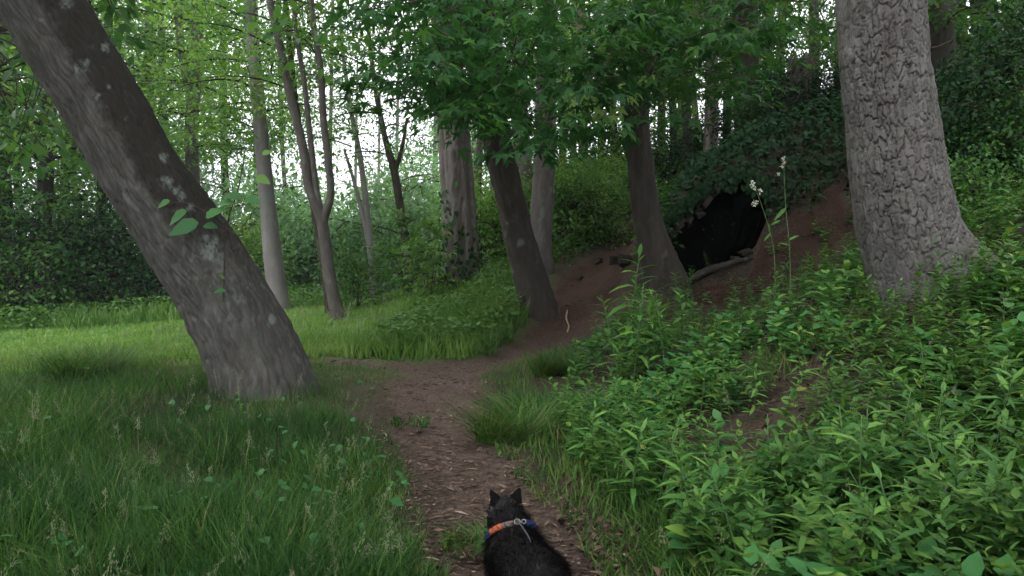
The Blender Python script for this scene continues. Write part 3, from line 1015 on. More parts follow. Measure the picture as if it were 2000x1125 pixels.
# broken snag on the mound: jagged top
def snag():
    rows = [(1545, 262, 12.4, .24), (1549, 225, 12.4, .215), (1558, 170, 12.4, .20), (1567, 118, 12.4, .205)]
    pts = pix_line(rows)
    W, F, at = tube(pts, 64, 70, bark('dead', 57, .06, .03), cap=False)
    nl = 70
    k = np.arange(len(W)) % 64
    ring = np.arange(len(W)) // 64
    jag = (vnoise(k * .31, np.zeros(len(W)), seed=5) - .5) * .16 + (vnoise(k * 1.3, np.zeros(len(W)), seed=6) - .5) * .07
    W[:, 2] += jag * sstep(48, 69, ring)
    b0 = pts[1, :3].copy(); b0[2] = float(zt(b0[0], b0[1]))
    root = ob("tree_snag", None, loc=tuple(b0), label="broken-off grey tree stump with jagged top on the mound", cat="tree stump")
    ob("trunk", mk("trunk", W - b0, F, at, True), M['bark_dead'], root)
    c = pts[-1, :3] - b0
    a = np.linspace(0, 2 * math.pi, 24, endpoint=False)
    Wc = np.vstack([np.stack([c[0] + .175 * np.cos(a), c[1] + .175 * np.sin(a), c[2] - .09 + .05 * np.sin(a * 5)], 1), [[c[0], c[1], c[2] - .14]]])
    ob("broken_top", mk("broken_top", Wc, [np.array([(i, (i + 1) % 24, 24) for i in range(24)])]), M['palewood'], root)


snag()

ORD = ("first second third fourth fifth sixth seventh eighth ninth tenth eleventh twelfth thirteenth fourteenth fifteenth sixteenth seventeenth eighteenth nineteenth twentieth "
       "twenty-first twenty-second twenty-third twenty-fourth").split()


def nth(i, pxs):
    return ORD[sorted(range(len(pxs)), key=lambda k: pxs[k]).index(i)]


# --- wood: more trunks one can tell apart on the hill and along the lawn
HILL = [(1348, 18, .13), (1318, 21, .12), (1205, 20, .12), (1142, 19, .14), (1420, 20, .12), (1292, 25, .15), (1500, 21, .13), (1522, 24, .16), (1175, 26, .12), (1098, 22, .13), (1330, 30, .16), (1235, 29, .14),
        (1600, 19, .15), (1640, 24, .16), (1120, 31, .15), (1370, 27, .13), (1445, 29, .14), (1010, 24, .14), (965, 20, .12), (930, 27, .14)]
for i, (px, d, r) in enumerate(HILL):
    ln = rng.normal(0, 14)
    tree("wood_tree", "slender dim hill-wood tree behind the red path and mound, %s from the clearing side" % nth(i, [q[0] for q in HILL]), [
        [(px, 420, d, r * 1.25), (px + ln * .2, 330, d, r), (px + ln * .6 + rng.normal(0, 3), 180, d, r * .92), (px + ln + rng.normal(0, 4), 0, d, r * .82), (px + ln * 1.7, -250, d, r * .5)]],
        'furrow', ('bark_mid', 'bark_dark', 'bark_dark')[i % 3], [(('tall_a', 'tall_b', 'layer_a')[i % 3], px + ln * .9, (230, 180, 260)[i % 3] + rng.normal(0, 35), d, rng.uniform(.6, .85), ('wood_leaf', 'edge_leaf')[i % 2])] + ([('airy', px + rng.normal(0, 30), 370 + rng.normal(0, 15), d - .5, rng.uniform(.7, 1.0), 'wood_leaf')] if i % 3 == 0 else []), ns=16, dl=.25, seed=100 + i,
        group="dim trees in the hill wood")
RIGHT = [(1842, 11, .20), (1925, 13, .21), (1880, 17, .16), (1985, 16, .18), (1700, 17, .15), (2060, 12, .2)]
for i, (px, d, r) in enumerate(RIGHT):
    tree("wood_tree", "dim trunk in dense foliage beyond the plated tree, %s from the mound side" % nth(i, [q[0] for q in RIGHT]), [
        [(px + 5, 330, d, r * 1.2), (px, 220, d, r), (px - 4, 80, d, r * .95), (px - 8, 0, d, r * .9), (px - 16, -300, d, r * .5)]],
        'furrow', 'bark_dark', [(('layer_a', 'tall_b')[i % 2], px - 5, 170 + 30 * (i % 3), d, rng.uniform(.6, .8), 'wood_leaf')], ns=18, dl=.2, seed=140 + i, group="dim trees beyond the plated tree")
LEFT = [(78, 19, .21, 0), (10, 21, .2, 0), (190, 25, .18, 0), (-80, 20, .2, 0), (275, 28, .2, 0), (120, 31, .22, 1), (335, 34, .2, 1), (-160, 23, .2, 0), (440, 36, .2, 1), (40, 34, .2, 1), (230, 38, .2, 1), (560, 60, .2, 1), (-260, 18, .2, 0), (-40, 29, .2, 1), (500, 46, .18, 1), (385, 44, .2, 1), (150, 45, .2, 1), (300, 48, .2, 1), (640, 66, .2, 1)]
for i, (px, d, r, far) in enumerate(LEFT):
    ln = rng.normal(0, 20)
    k = ('tall_a', 'tall_b')[i % 2]
    cr = [(k, px + ln * .5, 330 if not far else 300, d, rng.uniform(.95, 1.2), ('edge_leaf', 'far_haze_leaf')[far and i % 2]), (('layer_a', 'layer_b')[i % 2], px, 500 if not far else 520, d - .8, rng.uniform(.8, 1.0) * (1 if not far else 1.25), 'far_haze_leaf' if far else ('wood_leaf', 'edge_leaf')[i % 2])]
    tree("lawn_edge_tree", "leafy tree in the green wall along the lawn, %s counting towards the clearing" % nth(i, [q[0] for q in LEFT]), [
        [(px, 600, d, r * 1.2), (px + 4, 500, d, r), (px + ln * .5, 300, d, r * .9), (px + ln, 0, d, r * .7), (px + ln * 1.5, -300, d, r * .4)]],
        'furrow', 'bark_dark', cr, ns=16, dl=.25, seed=170 + i, group="trees along the far side of the lawn")
MIDG = [(690, 72, 1), (770, 64, 0), (845, 42, 0), (880, 32, 0), (735, 80, 1), (920, 42, 0)]
for i, (px, d, far) in enumerate(MIDG):
    tree("clearing_tree", "pale leafy tree at the back of the hazy clearing, %s counting towards the maples" % nth(i, [q[0] for q in MIDG]), [
        [(px, 540, d, .2), (px + 3, 420, d, .16), (px + 6, 250, d, .14), (px + 8, 120, d, .08)]],
        'smooth', 'bark_mid', [(('layer_a', 'tall_b', 'tall_a')[i % 3], px, 500 if i % 2 else 470, d, rng.uniform(.8, 1.1), 'far_haze_leaf')], ns=12, dl=.4, seed=210 + i, group="trees at the back of the clearing")

# --- shrubs
def shrub(px, py, d, key, scl, mat, label, group=None, name="shrub"):
    q = P(px, py, d)
    z = float(zt(q[0], q[1]))
    root = ob(name, None, loc=(q[0], q[1], z - .03), rot=(0, 0, float(rng.uniform(0, 6.28))), label=label, cat="shrub" if name == "shrub" else "sapling", group=group)
    c = crown(key, root, (0, 0, 0), 0, scl, mat, 'twig')
    for k in range(4):
        a = k * 1.6 + rng.normal(0, .3)
        H = (1.3 if 'sap' not in key else 2.0) * scl * rng.uniform(.6, .9)
        W, F, _ = tube(np.array([[0, 0, -.1, .018 * scl], [.08 * math.cos(a), .08 * math.sin(a), H * .4, .014 * scl], [.25 * math.cos(a) * scl, .25 * math.sin(a) * scl, H, .006 * scl]]), 5, 7)
        ob("stem", mk("stem", W, F), M['twig'], root)
    return root


for i in range(22):
    px = -250 + i * 36 + rng.uniform(-16, 16)
    shrub(px, 620, rng.uniform(18, 21) if px < 260 else rng.uniform(26, 32), ('shrub_a', 'shrub_b')[i % 2], rng.uniform(.7, 1.6) * (1 if px < 260 else 1.5), ('ivy', 'wood_leaf')[i % 2] if px < 260 else ('edge_leaf', 'far_haze_leaf')[i % 2], "low shrub along the shady lawn edge, %s counting towards the beech trunk" % ORD[i], "shrubs at the shady lawn edge")
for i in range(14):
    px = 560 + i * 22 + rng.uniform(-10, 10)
    shrub(px, 570, rng.uniform(27, 44), ('shrub_a', 'shrub_b')[i % 2], rng.uniform(1.7, 2.8), 'far_haze_leaf', "pale shrub in the hazy clearing, %s counting towards the dead trunk" % ORD[i], "shrubs in the hazy clearing")
shrub(700, 590, 15, 'shrub_b', .75, 'wood_leaf', "small dark bush at the foot of the forked tree")
shrub(838, 560, 12.4, 'sapling', .62, 'edge_leaf', "bright big-leaved sapling beside the ivy-clad dead trunk", name="leafy_sapling")
shrub(800, 545, 14.5, 'sapling', .7, 'wood_leaf', "loose green sapling behind the big-leaved sapling", name="leafy_sapling")
for i in range(16):
    px = 940 + i * 17 + rng.uniform(-8, 8)
    d = rng.uniform(14, 18)
    shrub(px, 430, d, ('shrub_b', 'shrub_a')[i % 2], rng.uniform(.6, 1.0), ('wood_leaf', 'edge_leaf')[i % 2], "leafy shrub on the slope above the red path, %s counting towards the hole" % ORD[i], "shrubs on the slope above the red path")
for i in range(9):
    px = 1130 + i * 34 + rng.uniform(-14, 14)
    shrub(px, 350, rng.uniform(17, 24), ('shrub_a', 'shrub_b')[i % 2], rng.uniform(.7, 1.15), ('wood_leaf', 'edge_leaf', 'ivy')[i % 3], "green shrub among the hill trunks, %s counting towards the mound" % ORD[i], "shrubs among the hill trunks")
for i in range(16):
    px = 1440 + i * 34 + rng.uniform(-15, 15)
    d = rng.uniform(11.4, 15)
    shrub(px, 250, d, ('shrub_a', 'shrub_b')[i % 2], rng.uniform(.35, .65), ('ivy', 'wood_leaf', 'ivy')[i % 3], "dark shrub on the mound crest, %s counting from the hole towards the plated tree" % ORD[i], "shrubs on the mound crest")
for i in range(14):
    px = 1850 + (i % 7) * 38 + rng.normal(0, 12)
    d = 6.2 + (i // 7) * 1.8 + rng.uniform(0, 1.2)
    shrub(px, 350, d, ('shrub_b', 'shrub_a')[i % 2], rng.uniform(.45, .7), ('wood_leaf', 'ivy')[i % 2], "leafy bush behind the plated tree, %s out from its trunk in the %s row" % (ORD[i % 7], ("nearer", "farther")[i // 7]), "bushes behind the plated tree")

# ------------------------------------------------------------------ maple leaves hanging over the path
MREG = [[(770, -40), (1480, -40), (1520, 40), (1500, 130), (1440, 190), (1380, 215), (1300, 220), (1230, 180), (1160, 250), (1100, 300), (1010, 280), (940, 240), (870, 265), (830, 230), (800, 150), (770, 90)]]


def maple_sprays():
    r = np.random.default_rng(99)
    bags = {0: Bag(), 1: Bag()}
    tw = {0: Bag(), 1: Bag()}
    tops = {0: [P(945, 60, 9.5), P(935, -60, 9.5), P(972, 265, 9.5)], 1: [P(1262, 70, 9.0), P(1272, -20, 9), P(1243, 200, 9)]}
    n = 0
    while n < 290:
        x, y = r.uniform(690, 1650), r.uniform(-60, 310)
        if n >= 272:
            x, y = r.uniform(700, 810), r.uniform(-30, 170)
        elif not in_poly(np.array([x]), np.array([y]), MREG[0])[0]:
            continue
        n += 1
        d = r.uniform(4.9, 9.0)
        q = P(x, y, d)
        w_ = 0 if x < 1120 else 1
        m_ = int(r.uniform(11, 25))
        rr = .34 * np.sqrt(r.uniform(0, 1, m_)); aa = r.uniform(0, 6.283, m_)
        tilt = r.normal(0, .2, 2)
        lx, ly = rr * np.cos(aa), rr * np.sin(aa)
        T = np.stack([q[0] + lx, q[1] + ly, q[2] + lx * tilt[0] + ly * tilt[1] - .3 * rr + r.normal(0, .035, m_)], 1)
        D = np.stack([np.cos(aa), np.sin(aa), r.normal(-.45, .3, m_)], 1)
        N = np.stack([r.normal(-tilt[0], .3, m_), r.normal(-tilt[1] - .1, .3, m_), np.ones(m_)], 1)
        tint = np.clip(r.normal(.4, .2) + r.normal(0, .15, m_), 0, 1)
        bags[w_].put(MAPLE[n % 2], frame(D, N), T, r.uniform(.10, .175, m_), tint)
        st = min(tops[w_], key=lambda t: abs(t[2] - q[2] - .5))
        mid = (st + q) / 2 + np.array((0, 0, .25)) + r.normal(0, .1, 3)
        W, F, _ = tube(np.array([[*st, .022], [*mid, .012], [*(q + np.array((0, 0, .03))), .004]]), 5, 9)
        if n % 3 == 0:
            tw[w_].raw(W, F)
        else:
            W, F, _ = tube(np.array([[*(q + (mid - q) * .5), .007], [*(q + (mid - q) * .25 + r.normal(0, .03, 3)), .005], [*q, .003]]), 4, 5)
            tw[w_].raw(W, F)
    for k, root in ((0, mapleA), (1, mapleB)):
        c = ob("low_foliage", bags[k].mesh("low_foliage"), M['maple'], root, loc=tuple(-np.array(root.location)), kind="stuff")
        ob("branches", tw[k].mesh("branches", True), M['twig'], c)


maple_sprays()

mleaf = [mk("leaf", MAPLE[i][0], MAPLE[i][1], {"tint": np.full(len(MAPLE[i][0]), .2 + .6 * i)}) for i in (0, 1)]
for me in mleaf:
    me.materials.append(M['pale_maple'])
mleaf_g = [mk("leaf", MAPLE[i][0], MAPLE[i][1], {"tint": np.full(len(MAPLE[i][0]), .85 + .1 * i)}) for i in (0, 1)]
for me in mleaf_g:
    me.materials.append(M['maple'])


def place_leaf(me, root, q, size, face=(0, -.7, .7), tip=None, spread=.35, name="leaf"):
    Nn = np.array(face, float) + rng.normal(0, spread, 3)
    D = np.array(tip if tip is not None else (rng.normal(0, .6), -.2, -.7), float) + rng.normal(0, spread * .6, 3)
    R = frame(D[None], Nn[None])[0]
    m4 = Matrix([[*(R[0] * size), 0], [*(R[1] * size), 0], [*(R[2] * size), 0], [0, 0, 0, 1]])
    m4.translation = Vector(q) - root.location
    o = ob(name, me, None, root)
    o.matrix_local = m4
    return o


for (x, y) in [(1105, 190), (1122, 200), (1140, 183), (1150, 205), (1128, 215), (1112, 222), (1160, 190), (1135, 195), (1118, 186), (1168, 215), (1185, 200), (1195, 215), (1205, 190), (1222, 180), (1240, 178), (1232, 192), (1215, 165), (1250, 165), (1180, 225), (1160, 232), (1200, 228), (1212, 212), (1260, 152), (1275, 150)]:
    place_leaf(mleaf[int(rng.integers(2))], mapleB, P(x, y, rng.uniform(5.6, 6.0)), rng.uniform(.14, .19), face=(0, -.5, .8))
for (x, y) in [(1195, 65), (1215, 58), (1230, 72), (1205, 80), (1245, 60), (1180, 85), (1222, 85), (1238, 90)]:
    place_leaf(mleaf_g[int(rng.integers(2))], mapleB, P(x, y, rng.uniform(5.6, 6.0)), rng.uniform(.15, .2), face=(0, -.5, .8))

# ------------------------------------------------------------------ leaves near the leaning tree
def near_sprays(name, label, spots, tpl, mat, size, per, rad, start, seed, face=None):
    r = np.random.default_rng(seed)
    bag, tw = Bag(), Bag()
    for k, (x, y, d) in enumerate(spots):
        q = P(x, y, d)
        aa = r.uniform(0, 6.283, per); rr = rad * np.sqrt(r.uniform(0.02, 1, per))
        T = q + np.stack([rr * np.cos(aa), rr * np.sin(aa), r.normal(0, rad * .35, per)], 1)
        D = np.stack([np.cos(aa), np.sin(aa) * .6, r.normal(-.5, .3, per)], 1)
        N = np.stack([r.normal(0, .4, per), r.normal(-.5, .4, per), np.ones(per)], 1)
        bag.put(tpl[k % len(tpl)], frame(D, N), T, size * r.uniform(.7, 1.25, per), np.clip(r.normal(.4, .25, per), 0, 1))
        s = np.array(P(*start[k % len(start)]))
        W, F, _ = tube(np.array([[*s, .012], [*((s + q) / 2 + r.normal(0, .08, 3)), .007], [*q, .003]]), 4, 7)
        tw.raw(W, F)
    b0 = P(*start[0])
    return bag, tw, b0


bag, tw, _ = near_sprays("", "", [(28 + i * 2.2 + 16 * math.cos(i * 2.4) * 2.0, 95 + i * 11, 6.9 + .4 * math.sin(i)) for i in range(22)] + [(215 + 25 * math.sin(i * 1.9), -30 + i * 10, 6.9) for i in range(14)], OVATE, 'edge_leaf', .14, 6, .24, [(-40, 60, 6.6), (-60, 160, 6.8), (140, -80, 6.4)], 5)
c = ob("low_foliage", bag.mesh("low_foliage"), M['wood_leaf'], lean, loc=tuple(-np.array(lean.location)), kind="stuff")
ob("branches", tw.mesh("branches"), M['twig'], c)
# vine climbing the leaning trunk: thin stem and big single leaves
vine = ob("climbing_vine", None, loc=tuple(P(445, 745, 5.55)), label="thin climbing vine with big oval leaves against the leaning trunk", cat="vine")
vl = np.array(vine.location)
rows = [(446, 760, 5.55), (440, 680, 5.52), (437, 600, 5.48), (438, 520, 5.4), (440, 470, 5.35), (448, 420, 5.3), (462, 380, 5.28), (473, 330, 5.25), (480, 290, 5.2)]
W, F, _ = tube(np.array([[*P(x, y, d), .007 - .0005 * i] for i, (x, y, d) in enumerate(rows)]), 6, 50)
ob("stem", mk("stem", W - vl, F, smooth=True), M['twig'], vine)
W, F, _ = tube(np.array([[*P(440, 440, 5.3), .005], [*P(405, 415, 5.2), .004], [*P(350, 395, 5.15), .004], [*P(318, 402, 5.1), .003]]), 5, 16)
ob("stem", mk("stem", W - vl, F, smooth=True), M['twig'], vine)
vleaf = []
for i, t in enumerate((.0, .35, .8)):
    me = mk("leaf", BROAD[i % 2][0] * np.array((.9, 1, 1)), BROAD[i % 2][1], {"tint": np.full(len(BROAD[i % 2][0]), t)}, True)
    me.materials.append(M['broad']); vleaf.append(me)
for (x, y, d, s, tx, tz, f) in [(332, 392, 5.1, .10, -.9, -.35, 1), (365, 412, 5.1, .16, -.9, -.5, 1), (388, 435, 5.05, .22, -1, -.45, 0), (402, 425, 5.15, .15, 1, .55, 1), (398, 440, 5.2, .12, 1, -.1, 0), (480, 388, 5.2, .12, 1, 0, 0), (472, 385, 5.2, .13, -1, .1, 1), (512, 300, 5.2, .08, 1, .1, 2), (440, 568, 5.4, .09, -1, -.1, 0), (438, 545, 5.4, .05, -.5, .5, 2), (425, 400, 5.2, .14, .7, .3, 1), (500, 345, 5.2, .12, 1, -.5, 2)]:
    place_leaf(vleaf[f], vine, P(x, y, d), s, face=(0, -.75, .6), tip=(tx, -.2, tz), spread=.15)

# ------------------------------------------------------------------ ivy on the dead trunk's foot
bag = Bag()
r = np.random.default_rng(12)
nI = 420
a = r.uniform(-2.9, -.2, nI); h = r.uniform(0, 1, nI) ** 1.5
pyI = 585 - h * 230
keep = r.uniform(0, 1, nI) < np.clip(1.2 - h - .3 * (np.cos(a) > .2), .1, 1)
a, h, pyI = a[keep], h[keep], pyI[keep]
base_ = np.array([P(900 + 4 * np.cos(t), yy, 13) for t, yy in zip(a, pyI)])
rad_ = .33 + r.uniform(0, .07, len(a))
T = base_ + np.stack([np.cos(a) * rad_, np.sin(a) * rad_, np.zeros(len(a))], 1)
Nn = np.stack([np.cos(a), np.sin(a), r.normal(.3, .3, len(a))], 1)
D = np.stack([r.normal(0, .5, len(a)), r.normal(0, .2, len(a)), -np.ones(len(a))], 1)
bag.put(BROAD[1], frame(D, Nn), T, r.uniform(.07, .13, len(a)), np.clip(r.normal(.6, .25, len(a)), 0, 1))
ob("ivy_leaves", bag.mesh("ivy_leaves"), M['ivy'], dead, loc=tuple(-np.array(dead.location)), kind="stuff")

# ------------------------------------------------------------------ stone arch over the hole
arch = ob("stone_arch", None, loc=tuple(P(1390, 440, 9.9)), label="tumbled stone arch half buried in the bank around the black hole", cat="stone arch")
al = np.array(arch.location)
r = np.random.default_rng(3)


def stone_mesh(seed):
    rr = np.random.default_rng(seed)
    b = bmesh.new()
    bmesh.ops.create_cube(b, size=1.0)
    bmesh.ops.bevel(b, geom=b.edges[:], offset=.16, segments=2, affect='EDGES', profile=.6)
    for v in b.verts:
        n3 = np.array(v.co)
        v.co += Vector(n3 * (vnoise(*(n3[:, None] * 2.2 + seed)) [0] - .5) * .5) + Vector(rr.normal(0, .025, 3))
    me = bpy.data.meshes.new("stone")
    b.to_mesh(me); b.free()
    me.materials.append(M['stone'])
    return me


stones = [stone_mesh(s) for s in range(5)]
edge = [(1292, 452), (1304, 438), (1318, 428), (1333, 415), (1346, 402), (1358, 391), (1370, 378), (1382, 367), (1394, 357), (1408, 350), (1424, 346)]
for i, (x, y) in enumerate(edge):
    for row, (dx, dy) in enumerate(((10, 14), (-2, -4))):
        q = P(x + dx + r.normal(0, 2), y + dy + r.normal(0, 2), 9.86 - .02 * row + r.normal(0, .02))
        o = ob("stone", stones[int(r.integers(5))], None, arch, loc=tuple(q - al), rot=(r.normal(0, .12), math.radians(-42) + r.normal(0, .12), r.normal(0, .2)))
        o.scale = (r.uniform(.11, .18), r.uniform(.28, .4), r.uniform(.05, .10)) if row == 0 else (r.uniform(.12, .2), r.uniform(.25, .35), r.uniform(.035, .06))
for (x, y, sx, sz) in [(1302, 478, .12, .12), (1308, 505, .13, .11), (1312, 528, .14, .10), (1436, 505, .12, .06), (1456, 492, .16, .07)]:
    q = P(x, y, 9.5)
    ob("stone", stones[int(r.integers(5))], None, arch, loc=tuple(q - al), rot=(0, r.normal(0, .2), r.normal(0, .3)), scl=(sx, .2, sz))

bag = Bag()
top_ = [(1285, 445), (1320, 412), (1360, 378), (1395, 348), (1440, 338), (1490, 350), (1510, 380)]
tx = r.uniform(0, 1, 900)
hx = np.interp(tx, np.linspace(0, 1, len(top_)), [q[0] for q in top_]); hy = np.interp(tx, np.linspace(0, 1, len(top_)), [q[1] for q in top_])
drop = r.beta(1.3, 2.6, 900) * 55 * (.3 + .7 * fbm(hx * .04, hx * 0, seed=98)) * np.where(hx > 1400, 1.3, .8)
T = np.array([P(a, b_ - 12 + c_, 9.62 + r.uniform(0, .12)) for a, b_, c_ in zip(hx, hy, drop)])
D = np.stack([r.normal(0, .5, 900), r.normal(-.2, .2, 900), -np.ones(900)], 1)
N = np.stack([r.normal(0, .4, 900), -np.ones(900), r.normal(.4, .3, 900)], 1)
bag.put(BROAD[1], frame(D, N), T, r.uniform(.05, .10, 900), np.clip(r.normal(.45, .25, 900), 0, 1))
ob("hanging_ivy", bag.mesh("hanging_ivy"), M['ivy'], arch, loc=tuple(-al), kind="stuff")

# root across the lip of the hole
rootpts = [(1325, 562, 9.2, .03), (1350, 546, 9.25, .045), (1385, 527, 9.3, .05), (1420, 517, 9.32, .045), (1440, 510, 9.35, .035), (1470, 505, 9.4, .02)]
W, F, at = tube(np.array([np.append(P(x, y, d), rr) for x, y, d, rr in rootpts]), 14, 60, bark('furrow', 81, .03, .008))
c0 = W.mean(0)
ob("exposed_root", mk("exposed_root", W - c0, F, at, True), M['bark_dark'], loc=tuple(c0), label="bare root curving along the lower lip of the dark hole", cat="root")
# stones beside the red path
for i, (x, y, d, s, lab) in enumerate([(1205, 508, 10.6, .22, "pale stone by the red path near the curving maple"), (1222, 528, 9.9, .28, "grey rock at the foot of the curving maple"), (1168, 512, 12.4, .14, "small rock high up beside the red path"), (1132, 545, 11.6, .10, "tiny stone on the edge of the red path")]):
    q = P(x, y, d); q[2] = float(zt(q[0], q[1])) + s * .15
    ob("rock", stones[i % 5], None, loc=tuple(q), rot=(.1, .2 * i, i * 1.3), scl=(s, s * .7, s * .55), label=lab, cat="rock")

# pale curved stick lying on the red path
tw = [(1108, 612, 9.45), (1106, 625, 9.25), (1111, 636, 9.05), (1108, 648, 8.85)]
pp = []
for x, y, d in tw:
    q = P(x, y, d); q[2] = float(zt(q[0], q[1])) - .03; pp.append([*q, .011])
W, F, _ = tube(np.array(pp), 8, 24)
c0 = W.mean(0)
ob("curved_stick", mk("curved_stick", W - c0, F, smooth=True), M['palewood'], loc=tuple(c0), label="pale curved stick lying on the red dirt path", cat="stick")

# ------------------------------------------------------------------ ground scatter
def clear_of(x, y, gap=0.0):
    return path_dist(x, y) + (fbm(x * 4, y * 4, seed=51) - .5) * .3 > gap


def sample(n, xr, yr, power=1.6, seed=0, ok=None):
    """points more crowded near the viewer; ok(x, y) keeps"""
    r = np.random.default_rng(seed)
    X, Y = [], []
    got = 0
    a, b_ = yr
    while got < n:
        k = n * 3
        u = r.uniform(0, 1, k)
        e = 1 - power
        y = (a ** e + u * (b_ ** e - a ** e)) ** (1 / e)
        x = r.uniform(0, 1, k)
        lo = np.maximum(xr[0], -.80 * y - 1.4); hi = np.minimum(xr[1], .80 * y + 1.4)
        good = hi > lo
        x = lo + x * (hi - lo)
        keep = good & (r.uniform(0, 1, k) < np.clip((hi - lo) / (1.6 * y + 2.8), 0, 1))
        if ok is not None:
            keep &= ok(x, y)
        x, y = x[keep], y[keep]
        X.append(x); Y.append(y); got += len(x)
        if k > 4e6:
            break
    X, Y = np.concatenate(X)[:n], np.concatenate(Y)[:n]
    return X, Y


def put_blades(bag, X, Y, h, tpl, seed, wscale=1.0, tint=.4, tsd=.2, lean_sd=.25, z=None):
    r = np.random.default_rng(seed)
    n = len(X)
    Z = zt(X, Y) if z is None else z
    a = r.uniform(0, 6.283, n)
    ca, sa = np.cos(a), np.sin(a)
    R = np.zeros((n, 3, 3))
    R[:, 0, 0] = ca; R[:, 1, 0] = sa
    R[:, 0, 1] = -sa; R[:, 1, 1] = ca
    R[:, 2, 2] = 1
    R[:, 0, 2] = r.normal(0, lean_sd, n); R[:, 1, 2] = r.normal(0, lean_sd, n)
    which = r.integers(0, len(tpl), n)
    h = np.broadcast_to(h, (n,))
    sc = np.stack([h * 0 + wscale * .42, h, h], 1)
    clump = fbm(X * 1.7, Y * 1.7, seed=71)
    tt = np.clip(tint + (clump - .5) * 1.1 + r.normal(0, tsd, n), 0, .97)
    tt = np.where(r.uniform(0, 1, n) < .012, 1.0, tt)
    T = np.stack([X, Y, Z - .01], 1)
    for k in range(len(tpl)):
        s_ = which == k
        bag.put(tpl[k], R[s_], T[s_], sc[s_], tt[s_])


LEFTOK = lambda x, y: clear_of(x, y, .02) & (x < .12 + .0 * y) & (np.hypot(x + 2.1, y - 6) > .36)
g = Bag()
X, Y = sample(100000, (-8, .3), (1.3, 9), 1.7, 1, lambda x, y: clear_of(x, y, .0) & (x < np.interp(y, [0, 2.4, 4.4, 6.5, 9], [-.2, -.22, -.75, -1.1, -1.0])) & (np.hypot(x + 2.1, y - 6) > .34))
edge_ = np.clip(path_dist(X, Y) / .5, .25, 1)
hh = (.05 + .22 * sstep(.25, .75, fbm(X * 1.6, Y * 1.6, seed=81))) * rng.uniform(.4, 1.35, len(X)) * edge_ * 1.1
hh *= 1 - .5 * np.exp(-((X + 1.9) ** 2 / .9 + (Y - 5.2) ** 2 / .8))
nr_ = Y < 3.6
for q_, tp_, sd_ in ((nr_, BLADE, 2), (~nr_, [blade_tpl(b_, 2) for b_ in (.1, .3, .55, .9)], 3)):
    put_blades(g, X[q_], Y[q_], hh[q_], tp_, sd_, .55, (.40 + .45 * sstep(5.2, 8.5, Y))[q_], .2, .32)
ob("rough_grass", g.mesh("rough_grass"), M['grass'], label="tall dark green grass on the near side of the leaning tree", cat="grass", kind="stuff")

g = Bag()
X, Y = sample(50000, (-16, 2.5), (7.2, 24), 1.3, 3, lambda x, y: clear_of(x, y, .0) & (x < np.interp(y, [7, 9.5, 12, 14, 24], [-.5, -.2, -.2, -.8, -1])) & (zt(x, y, False) < .55))
slope = sstep(-2.6, -1.2, X + (Y - 9) * .05)
hh = (.06 + .05 * fbm(X * .8, Y * .8, seed=83) + .12 * slope) * rng.uniform(.6, 1.4, len(X))
put_blades(g, X, Y, hh, BLADE_FAR, 4, 1.6, .5, .2)
ob("lawn_grass", g.mesh("lawn_grass"), M['meadow'], label="bright short lawn grass in the clearing behind the leaning tree", cat="grass", kind="stuff")

# taller unmown grass and low plants along the far side of the lawn
g = Bag()
X, Y = sample(9000, (-22, -3), (13.5, 24), 1.1, 33, lambda x, y: (y > 16.2 + .9 * np.sin(x * .9) + 2.5 * (fbm(x * .7, y * .7, seed=95) - .5) - .0 * x) & (x < -4.5))
put_blades(g, X, Y, rng.uniform(.15, .65, len(X)) * (.4 + fbm(X * .9, Y * .9, seed=96)), BLADE_FAR, 34, 2.6, .45, .25, .3)
X, Y = sample(7000, (-22, -3), (14, 24), 1.1, 35, lambda x, y: (y > 16.6 + 1.0 * np.sin(x * .7) + 3 * (fbm(x * .6, y * .6, seed=97) - .5)) & (x < -4.5))
D, N = rand_dirs(len(X), .4)
g.put(OVATE[0], frame(D, N), np.stack([X, Y, zt(X, Y) + rng.uniform(.02, .6, len(X))], 1), rng.uniform(.08, .16, len(X)), np.clip(rng.normal(.3, .25, len(X)), 0, 1))
ob("edge_undergrowth", g.mesh("edge_undergrowth"), M['slope'], label="unmown grass and low plants along the shady lawn edge", cat="undergrowth", kind="stuff")

# rough taller grass and weeds on the slope left of the maples
g = Bag()
X, Y = sample(16000, (-1.8, 1.3), (7.8, 14), 1.2, 5, lambda x, y: clear_of(x, y, .02) & (x > -1.9 + (y - 8) * .02) & (x < np.interp(y, [7.8, 9.5, 12, 14], [.1, .25, .5, .8])))
put_blades(g, X, Y, rng.uniform(.1, .34, len(X)), BLADE, 6, 1.3, .45, .25)
n_ = 5200
X, Y = sample(n_, (-1.6, 1.5), (7.9, 15), 1.2, 7, lambda x, y: clear_of(x, y, .05) & (x < np.interp(y, [7.8, 9.5, 12, 15], [.1, .25, .5, 1.2])) & (fbm(x * 1.5, y * 1.5, seed=72) > .42))
D, N = rand_dirs(len(X), .35)
g.put(OVATE[0], frame(D, N), np.stack([X, Y, zt(X, Y) + rng.uniform(.03, .3, len(X))], 1), rng.uniform(.05, .1, len(X)), np.clip(rng.normal(.3, .2, len(X)), 0, 1))
ob("slope_undergrowth", g.mesh("slope_undergrowth"), M['slope'], label="rough grass and herbs on the slope below the maples", cat="undergrowth", kind="stuff")

